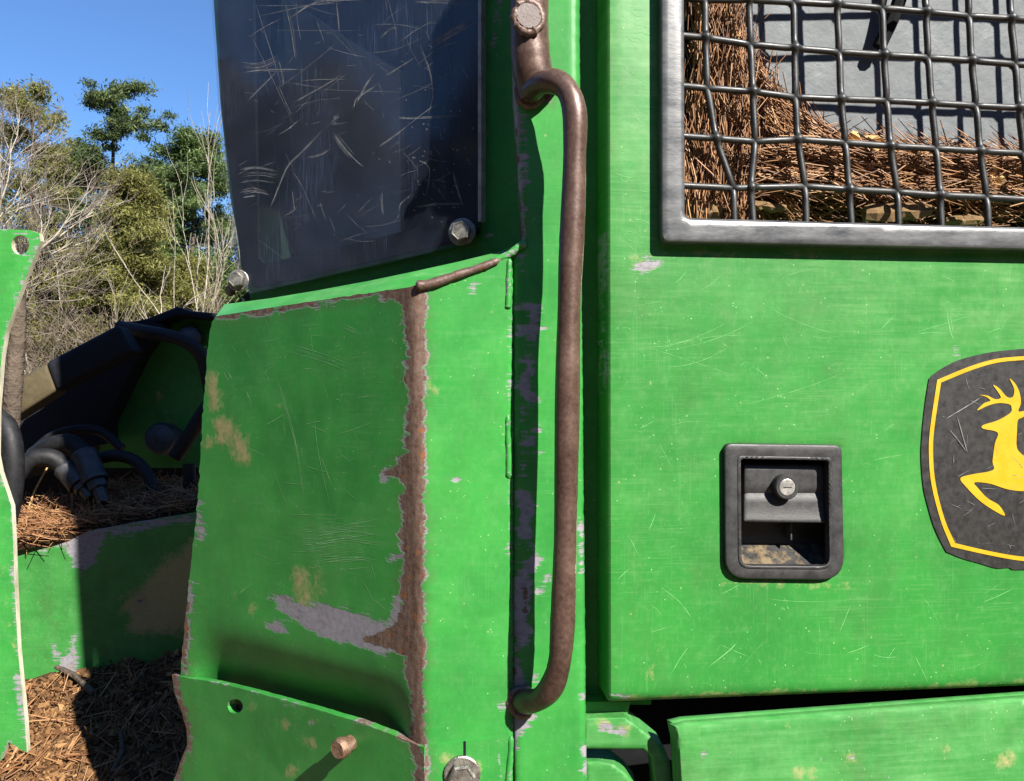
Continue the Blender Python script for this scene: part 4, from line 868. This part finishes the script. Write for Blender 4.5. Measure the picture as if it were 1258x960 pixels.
leaf([(896, 32), (905, 30), (911, 38), (906, 50), (898, 45)], DOOR.off(.030), .004, 'reddish leaf scrap caught in the upright pine needles')
def chunk(x0, y0, x1, y1, d, th, label, name='wood_chunk'):
    a, b = DOOR.off(d).at(x0, y0), DOOR.off(d).at(x1, y1); k = np.linspace(0, 1, 9); path = a + (b - a) * k[:, None] + RNG.normal(0, th * .03, (9, 3))
    V, F = tube_geo(path, th * .58 * np.array([.72, .95, 1, 1.04, 1, .97, 1, .9, .66]) * RNG.uniform(.92, 1.08, 9), 7, True, .13)
    return tag(link(name, V, F, 'wood_chunk', None, False), label, 'wood')
chunk(1062, 263, 1142, 258, .016, .017, 'pale broken wood chunk behind the bottom wires of the grille')
chunk(1160, 272, 1206, 270, .030, .010, 'short bark sliver low behind the grille wires, next to the pale wood chunk')
chunk(860, 262, 885, 258, .020, .020, 'small dark bark lump in the lower corner of the grille')
chunk(922, 252, 965, 256, .026, .008, 'thin pale wood sliver under the slanting pine needles in the grille')

# chips heaped against the cross plate
def heap_d(x, y):
    top = 838 - .22 * np.clip(x - 60, 0, 200) - 14 * np.exp(-((x - 60) / 22) ** 2)
    return 1.985 - (y - top) * .0029 + .012 * np.sin(x * .11) + .010 * np.sin(y * .13 + x * .05)
HEAP = Fn(heap_d, (0, -.55, .83))
h_out = [(-120, 850), (40, 834), (62, 826), (100, 826), (150, 806), (300, 775), (320, 1100), (-120, 1100)]
hb = panel('chip_heap', h_out, HEAP, 'chip_bed', None, 7, thick=.05); tag(hb, 'dark compacted wood litter heaped below the cross plate', 'litter', kind='stuff')
def chips_on(poly, n, surf, size, lift=.004):
    p = sample(poly, n); gs = []; C0 = np.array([surf.at(x, y, RNG.uniform(0, lift)) for x, y in p])
    a = RNG.normal(size=(n, 3)); nrm = surf.n + RNG.normal(0, .45, (n, 3)); nrm /= np.linalg.norm(nrm, axis=1)[:, None]; u = np.cross(nrm, a); u /= np.linalg.norm(u, axis=1)[:, None]; w = np.cross(nrm, u)
    L = RNG.gamma(2.2, size / 2.2, n); Wd = L * RNG.uniform(.18, .6, n); T = Wd * RNG.uniform(.15, .4, n)
    s = np.array([[i, j, k] for i in (-1, 1) for j in (-1, 1) for k in (-1, 1)], float) * .5
    V = C0[:, None] + s[None, :, :1] * (u * L[:, None])[:, None] + s[None, :, 1:2] * (w * Wd[:, None])[:, None] + s[None, :, 2:] * (nrm * T[:, None])[:, None]
    V += RNG.normal(0, .12, V.shape) * Wd[:, None, None]
    F = (np.array([[0, 1, 3, 2], [4, 6, 7, 5], [0, 4, 5, 1], [2, 3, 7, 6], [0, 2, 6, 4], [1, 5, 7, 3]])[None] + (np.arange(n) * 8)[:, None, None]).reshape(-1, 4)
    return V.reshape(-1, 3), F.tolist(), np.repeat(RNG.beta(1.8, 2.2, n), 8)
V, F, tone = chips_on([(-100, 855), (40, 838), (62, 830), (100, 828), (150, 808), (300, 780), (300, 1060), (-100, 1060)], 24000, HEAP, .0068, .010)
tag(link('wood_chips', V, F, 'chips', None, False, None, dict(tone=tone)), 'loose tan wood chips scattered over the litter heap', 'wood chips', kind='stuff')
p = sample([(-60, 860), (110, 832), (290, 790), (290, 1040), (-60, 1040)], 520); n = len(p); P0 = np.array([HEAP.at(x, y, RNG.uniform(.002, .018)) for x, y in p])
D = RNG.normal(size=(n, 3)); D -= HEAP.n * (D @ HEAP.n)[:, None] * .8
V, F, tone = strips(P0, D, RNG.uniform(.03, .11, n), RNG.uniform(.0008, .0022, n), RNG.beta(2, 2.5, n), RNG.normal(0, .06, n))
tag(link('twig_litter', V, F, 'pine_straw', None, True, None, dict(tone=tone)), 'thin brown twigs and needles strewn over the wood chips', 'twigs', kind='stuff')
st = tube('stick', smooth_path([HEAP.at(72, 826, .02), HEAP.at(95, 838, .022), HEAP.at(118, 858, .016)], 6), np.linspace(.006, .0085, 13), 'dark_bark', None, 8, .06)
tag(st, 'short dead stick on the wood chips at the shadow edge', 'stick')
tag(tube('stick', smooth_path([HEAP.at(140, 955, .012), HEAP.at(152, 930, .016), HEAP.at(150, 905, .012)], 6), np.linspace(.006, .004, 13), 'dark_bark', None, 8, .06), 'crooked twig lying in the shaded litter', 'stick')
leaf([(74, 868), (80, 863), (83, 868), (80, 874), (75, 873)], Fn(heap_d, (0, -.8, .5)), .006, 'yellow leaf scrap on the sunlit wood chips')
leaf([(86, 876), (93, 870), (99, 873), (93, 880), (87, 881)], Fn(lambda x, y: heap_d(x, y) - .004, (0, -.8, .5)), .006, 'torn tan leaf beside the yellow scrap on the wood chips')
# straw on the deck behind the cross plate
DECK = Fn(lambda x, y: BPL(x, y) - .004 + (668 - .14 * x - y) * .0085, (0, -.4, .9))
pp = [(22, 640), (45, 622), (90, 618), (140, 600), (260, 596), (260, 624), (150, 641), (60, 662), (24, 668)]
p = sample(pp, 1900); n = len(p); P0 = np.array([DECK.at(x, y, RNG.uniform(0, .03)) for x, y in p])
D = np.stack([RNG.normal(0, 1, n), RNG.normal(0, .5, n), RNG.normal(0, .28, n)], 1)
V, F, tone = strips(P0, D, RNG.uniform(.05, .13, n), RNG.uniform(.0009, .0016, n), RNG.beta(2.2, 2.2, n), RNG.normal(0, .04, n))
tag(link('deck_straw', V, F, 'pine_straw', None, True, None, dict(tone=tone)), 'pine needles drifted on the ledge below the black hoses', 'pine straw', kind='stuff')
tag(panel('deck_litter', [(10, 650), (60, 628), (140, 606), (290, 598), (290, 618), (150, 645), (14, 669)], DECK, 'straw_bed', None, 9, thick=.02), 'dark packed litter under the pine needles on the ledge', 'litter', kind='stuff')
def loose(pts, label, r_=.0022): tag(tube('straw_stem', smooth_path([at(*q) for q in pts], 6), r_, 'dry_leaf', None, 6), label, 'stem')
loose([(30, 640, 1.75), (42, 605, 1.74), (58, 575, 1.74)], 'long dry stem leaning up between the hoses and the end plate')
loose([(32, 622, 1.76), (60, 628, 1.74), (90, 636, 1.72)], 'bent dry stem lying across the pine needles below the hoses')

# ------------------------------------------------------------------ ground
gv = []; gf = []; gn = 40
for i in range(gn + 1):
    for j in range(gn + 1):
        x, y = -90 + 180 * i / gn, -60 + 200 * j / gn; gv.append((x, y, .05 * math.sin(x * .7) * math.sin(y * .5) - .05))
for i in range(gn):
    for j in range(gn): a = i * (gn + 1) + j; gf.append([a, a + gn + 1, a + gn + 2, a + 1])
ext = len(gv); gv += [(-1500, -1500, -.3), (1500, -1500, -.3), (1500, 1500, -.3), (-1500, 1500, -.3)]; gf.append([ext, ext + 1, ext + 2, ext + 3])
g = link('ground', np.array(gv), gf, 'ground_earth', None, True, None, None, 'structure', True)

# ------------------------------------------------------------------ trees
def limb_tree(start, d, L, r_, depth, segs, spread, up=.15, kids=(2, 4), minr=.006):
    d = Vector(d).normalized(); p = Vector(start); pts = [p.copy()]; n = 5
    for k in range(n):
        d = (d + Vector((random.gauss(0, .13), random.gauss(0, .13), random.gauss(0, .08) + up * .25))).normalized(); p = p + d * L / n; pts.append(p.copy())
    segs.append((np.array([tuple(q) for q in pts]), np.linspace(r_, max(r_ * .42, minr * .6), n + 1)))
    if depth > 0:
        for k in range(random.randint(*kids)):
            i = random.randint(2, n); q = pts[i]; ax = Vector((random.gauss(0, 1), random.gauss(0, 1), random.gauss(0, .6))).normalized()
            nd = (d + ax * spread).normalized(); limb_tree(q, nd, L * random.uniform(.5, .78), max(minr, r_ * random.uniform(.38, .6)), depth - 1, segs, spread, up, kids, minr)
def segs_mesh(segs, sides=5): return merge([tube_geo(p, r_, sides, False) for p, r_ in segs])
def quads(C0, size, tone, flat_=.0):
    n = len(C0); a = RNG.normal(size=(n, 3)); a[:, 2] *= (1 - flat_); a /= np.linalg.norm(a, axis=1)[:, None]; b = RNG.normal(size=(n, 3)); u = np.cross(a, b); u /= np.linalg.norm(u, axis=1)[:, None]
    L = size * RNG.uniform(.6, 1.5, n); W = L * RNG.uniform(.07, .17, n)
    V = np.stack([C0 - a * L[:, None] / 2, C0 + u * W[:, None], C0 + a * L[:, None] / 2, C0 - u * W[:, None]], 1).reshape(-1, 3)
    return V, np.arange(n * 4).reshape(-1, 4).tolist(), np.repeat(tone, 4)
def conifer(name, px, Y, ytop, rad, mat, label, group, crown0=.25, nlimb=60, per=7, leaf_n=60, size=.10, clump=.30, shape=.8, skew=0., low=1.0, lean=0., seed=0):
    random.seed(100 + seed); base = ray(px, 480) * Y; bx, by = base[0], base[1]; H = EYE + (480 - ytop) / FPX * Y
    t = empty(name, (bx, by, 0), label, 'tree', group); hs = np.linspace(0, 1, 12); tr = np.stack([bx + lean * H * hs + .05 * np.sin(hs * 7 + seed) * H * .1, by + 0 * hs, hs * H * .98 - .1], 1)
    link('trunk', *tube_geo(tr, np.linspace(H * .016, .03, 12), 8), 'dark_bark', t, True, 50, None, None, True)
    segs = []; cl = []
    for k in range(nlimb):
        f = crown0 + (1 - crown0) * (k + random.random()) / nlimb; z = f * H; q = (f - crown0) / (1 - crown0); R0 = rad * (low * (1 - q) ** shape + .10) * random.uniform(.45, 1.15)
        an = random.uniform(0, 2 * math.pi); R0 *= 1 + skew * math.cos(an); d = Vector((math.cos(an), math.sin(an), random.uniform(-.05, .45))); o = Vector((np.interp(f, hs, tr[:, 0]), by, z)); pts = []
        for s_ in np.linspace(0, 1, 5): pts.append(o + d * R0 * s_ + Vector((0, 0, .12 * R0 * s_ * s_ + random.gauss(0, .04))))
        segs.append((np.array([tuple(q_) for q_ in pts]), np.linspace(.035, .010, 5)))
        for m in range(per):
            s_ = random.uniform(.25, 1.05) ** .7; c = o + d * R0 * s_ + Vector((random.gauss(0, .14 * R0), random.gauss(0, .14 * R0), random.gauss(.06, .10 * R0))); cl.append((tuple(c), clump * random.uniform(.55, 1.25), random.random()))
    link('limbs', *segs_mesh(segs, 4), 'dark_bark', t, True, None, None, None, True)
    c = np.array([k[0] for k in cl]); r_ = np.array([k[1] for k in cl]); tn = np.array([k[2] for k in cl]); leaf_n = int(leaf_n * 1.35); g3 = RNG.normal(0, .48, (len(c), leaf_n, 3)) * r_[:, None, None]; g3[..., 2] *= .6
    C0 = (c[:, None] + g3).reshape(-1, 3); tone = np.clip(np.repeat(tn, leaf_n) * .45 + RNG.uniform(0, .55, len(C0)), 0, 1)
    V, F, tone = quads(C0, size, tone); link('crown', V, F, mat, t, False, None, dict(tone=tone), 'stuff', True); return t
GP = 'trees behind the machine'
conifer('pine_tree', 138, 30, 103, 2.3, 'pine_needles', 'tall ragged dark pine with clumped layered boughs against the sky', GP, .38, 27, 9, 120, .15, .34, .42, .45, seed=1)
conifer('pine_tree', 236, 31, 172, 2.5, 'bright_needles', 'round topped green pine rising behind the slim pale birch', GP, .25, 70, 9, 100, .15, .48, .42, 0, seed=2)
conifer('pine_tree', 40, 33, 112, 3.4, 'olive_needles', 'broad olive pine half hidden by bare pale branches', GP, .22, 70, 7, 60, .16, .5, .6, 0, seed=3)
conifer('pine_tree', -50, 34, 90, 3.6, 'olive_needles', 'olive pine standing left of the broad pine, thinly needled', GP, .22, 60, 6, 50, .16, .5, .6, 0, seed=4)
conifer('cedar_tree', 165, 25, 222, 2.0, 'olive_needles', 'yellow green cedar in front of the tall dark pine', GP, .08, 120, 8, 90, .12, .40, .55, 0, seed=5)
conifer('cedar_tree', 105, 26, 300, 1.5, 'olive_needles', 'lower dull green cedar below the bare pale branches', GP, .06, 60, 8, 80, .12, .40, .6, 0, seed=6)
conifer('cedar_tree', 232, 27, 325, 1.5, 'olive_needles', 'small cedar filling the gap beneath the round topped pine', GP, .06, 90, 8, 80, .12, .40, .6, 0, seed=7)
conifer('pine_tree', 330, 33, 190, 2.6, 'pine_needles', 'green pine mostly hidden by the dark cab window', GP, .25, 50, 7, 60, .16, .46, .5, 0, seed=8)
conifer('pine_tree', 85, 38, 185, 3.4, 'pine_needles', 'deep green pine filling the back of the grove', GP, .15, 80, 7, 60, .17, .55, .5, 0, seed=9)
conifer('pine_tree', 185, 39, 205, 3.4, 'pine_needles', 'shadowy pine behind the yellow green cedar', GP, .15, 80, 7, 60, .17, .55, .5, 0, seed=10)
def bare(name, px, Y, dirs, label, mat='pale_bark', depth=4, r0=.07, spread=.55, z0=0., minr=.008, kids=(2, 4), up=.15, seed=0, group='bare trees behind the machine'):
    random.seed(300 + seed); base = ray(px, 480) * Y; t = empty(name, (base[0], base[1], 0), label, 'tree', group); main = []; fine = []
    for (dx, dz, L, k) in dirs:
        segs = []; limb_tree((base[0], base[1], z0), (dx, random.gauss(0, .15), dz), L, r0 * k, depth, segs, spread, up, kids, minr)
        for s in segs: (main if s[1][0] > r0 * .10 else fine).append(s)
    link('trunk', *segs_mesh(main, 6), mat, t, True, None, None, None, True)
    if fine:
        V, F = segs_mesh(fine, 3); link('twigs', V, F, 'twigs', t, True, None, dict(tone=np.repeat(RNG.random(len(V) // 3), 3)), 'stuff', True)
    return t
bare('bare_tree', -30, 20, [(.60, 1, 2.5, .9), (.30, 1, 2.9, .9), (-.1, 1, 3.4, .9), (.95, .6, 2.2, .6), (.9, .85, 2.0, .5), (-.5, 1, 3.4, .8), (.02, -1, 3.4, 1.3)], 'bare spreading tree with pale branches above the green end plate', depth=4, r0=.050, z0=3.4, spread=.50, kids=(3, 5), minr=.0045, seed=1)
bare('bare_tree', 247, 17, [(-.02, 1, 3.2, 1), (.14, 1, 2.4, .6)], 'slim pale birch with upswept bare branches beside the window', depth=3, r0=.033, z0=1.4, spread=.36, kids=(3, 4), minr=.0045, up=.5, seed=2)
bare('bare_tree', 205, 18, [(-.40, 1, 2.2, .9), (.1, 1, 1.9, .6)], 'leaning pale saplings in the brush left of the birch', depth=2, r0=.026, z0=1.3, spread=.38, kids=(2, 4), minr=.0045, up=.3, seed=3)
bare('bare_tree', 165, 18.5, [(.08, 1, 2.5, .9), (-.10, 1, 2.0, .6)], 'thin upright sapling in front of the yellow green cedar', depth=2, r0=.024, z0=1.3, spread=.36, kids=(2, 4), minr=.0045, up=.3, seed=4)
bare('bare_tree', 40, 23, [(.2, 1, 2.6, 1), (-.3, 1, 3.2, 1), (0, 1, 3.2, 1), (-.7, 1, 3.0, 1)], 'greyish bare tree with dense fine twigs below the broad olive pine', 'pale_bark', depth=4, r0=.028, z0=1.6, spread=.6, kids=(3, 4), minr=.0045, seed=5)
def brush(px, Y, w, h, n, seed, label):
    random.seed(500 + seed); base = ray(px, 480) * Y; t = empty('brush', (base[0], base[1], 0), label, 'brush', 'brush at the wood edge'); segs = []
    for k in range(n):
        x = random.uniform(-w, w); limb_tree((base[0] + x, base[1] + random.uniform(-1, 1), random.uniform(.2, 1.5)), (random.gauss(0, .7), random.gauss(0, .3), 1), random.uniform(.5, h), .012, 2, segs, .75, .1, (2, 4), .0055)
    V, F = segs_mesh(segs, 3); link('stems', V, F, 'twigs', t, True, None, dict(tone=np.repeat(RNG.random(len(V) // 3), 3)), 'stuff', True)
    c = np.stack([base[0] + RNG.uniform(-w, w, n * 7), base[1] + RNG.normal(.6, .5, n * 7), RNG.uniform(.2, h * 1.1 + .9, n * 7)], 1); C0 = (c[:, None] + RNG.normal(0, .16, (len(c), 18, 3))).reshape(-1, 3)
    V, F, tone = quads(C0, .09, RNG.random(len(C0))); link('leaves', V, F, 'brown_foliage', t, False, None, dict(tone=tone), 'stuff', True)
brush(60, 19.5, 1.6, 2.4, 60, 1, 'tangled brown brush beside the end plate')
brush(165, 20, 1.5, 2.2, 60, 2, 'dry brush below the yellow green cedar')
brush(255, 19, 1.4, 2.2, 50, 3, 'dry brush around the foot of the slim birch')
# woods all round; those behind the camera are unseen, added to cut sky light
n = 190000; a = RNG.uniform(0, 2 * math.pi, n); rr = RNG.uniform(41, 48, n) + 0 * a
hh = (8.5 + 1.3 * np.sin(a * 9) + .9 * np.sin(a * 23 + 1) + np.where(np.sin(a) < .2, 4.0, 0.)) * RNG.uniform(0, 1, n) ** .8
C0 = np.stack([rr * np.cos(a), rr * np.sin(a), hh], 1); n2 = 170000; a2 = RNG.uniform(math.pi * .93, math.pi * 2.07, n2); r2 = RNG.uniform(23, 29, n2)
h2_ = (11.5 + 1.6 * np.sin(a2 * 11) + 1.2 * np.sin(a2 * 29 + 2)) * RNG.uniform(0, 1, n2) ** .85
C0 = np.concatenate([C0, np.stack([r2 * np.cos(a2), r2 * np.sin(a2), h2_], 1)]); n += n2
V, F, tone = quads(C0, .8, RNG.random(n))
tag(link('far_woods', V, F, 'brown_foliage', None, False, None, dict(tone=tone), None, True), 'dull brown far woods closing the gaps between the trees', 'woods', kind='stuff')
for o in bpy.data.objects:
    if '_w' in o: del o['_w']
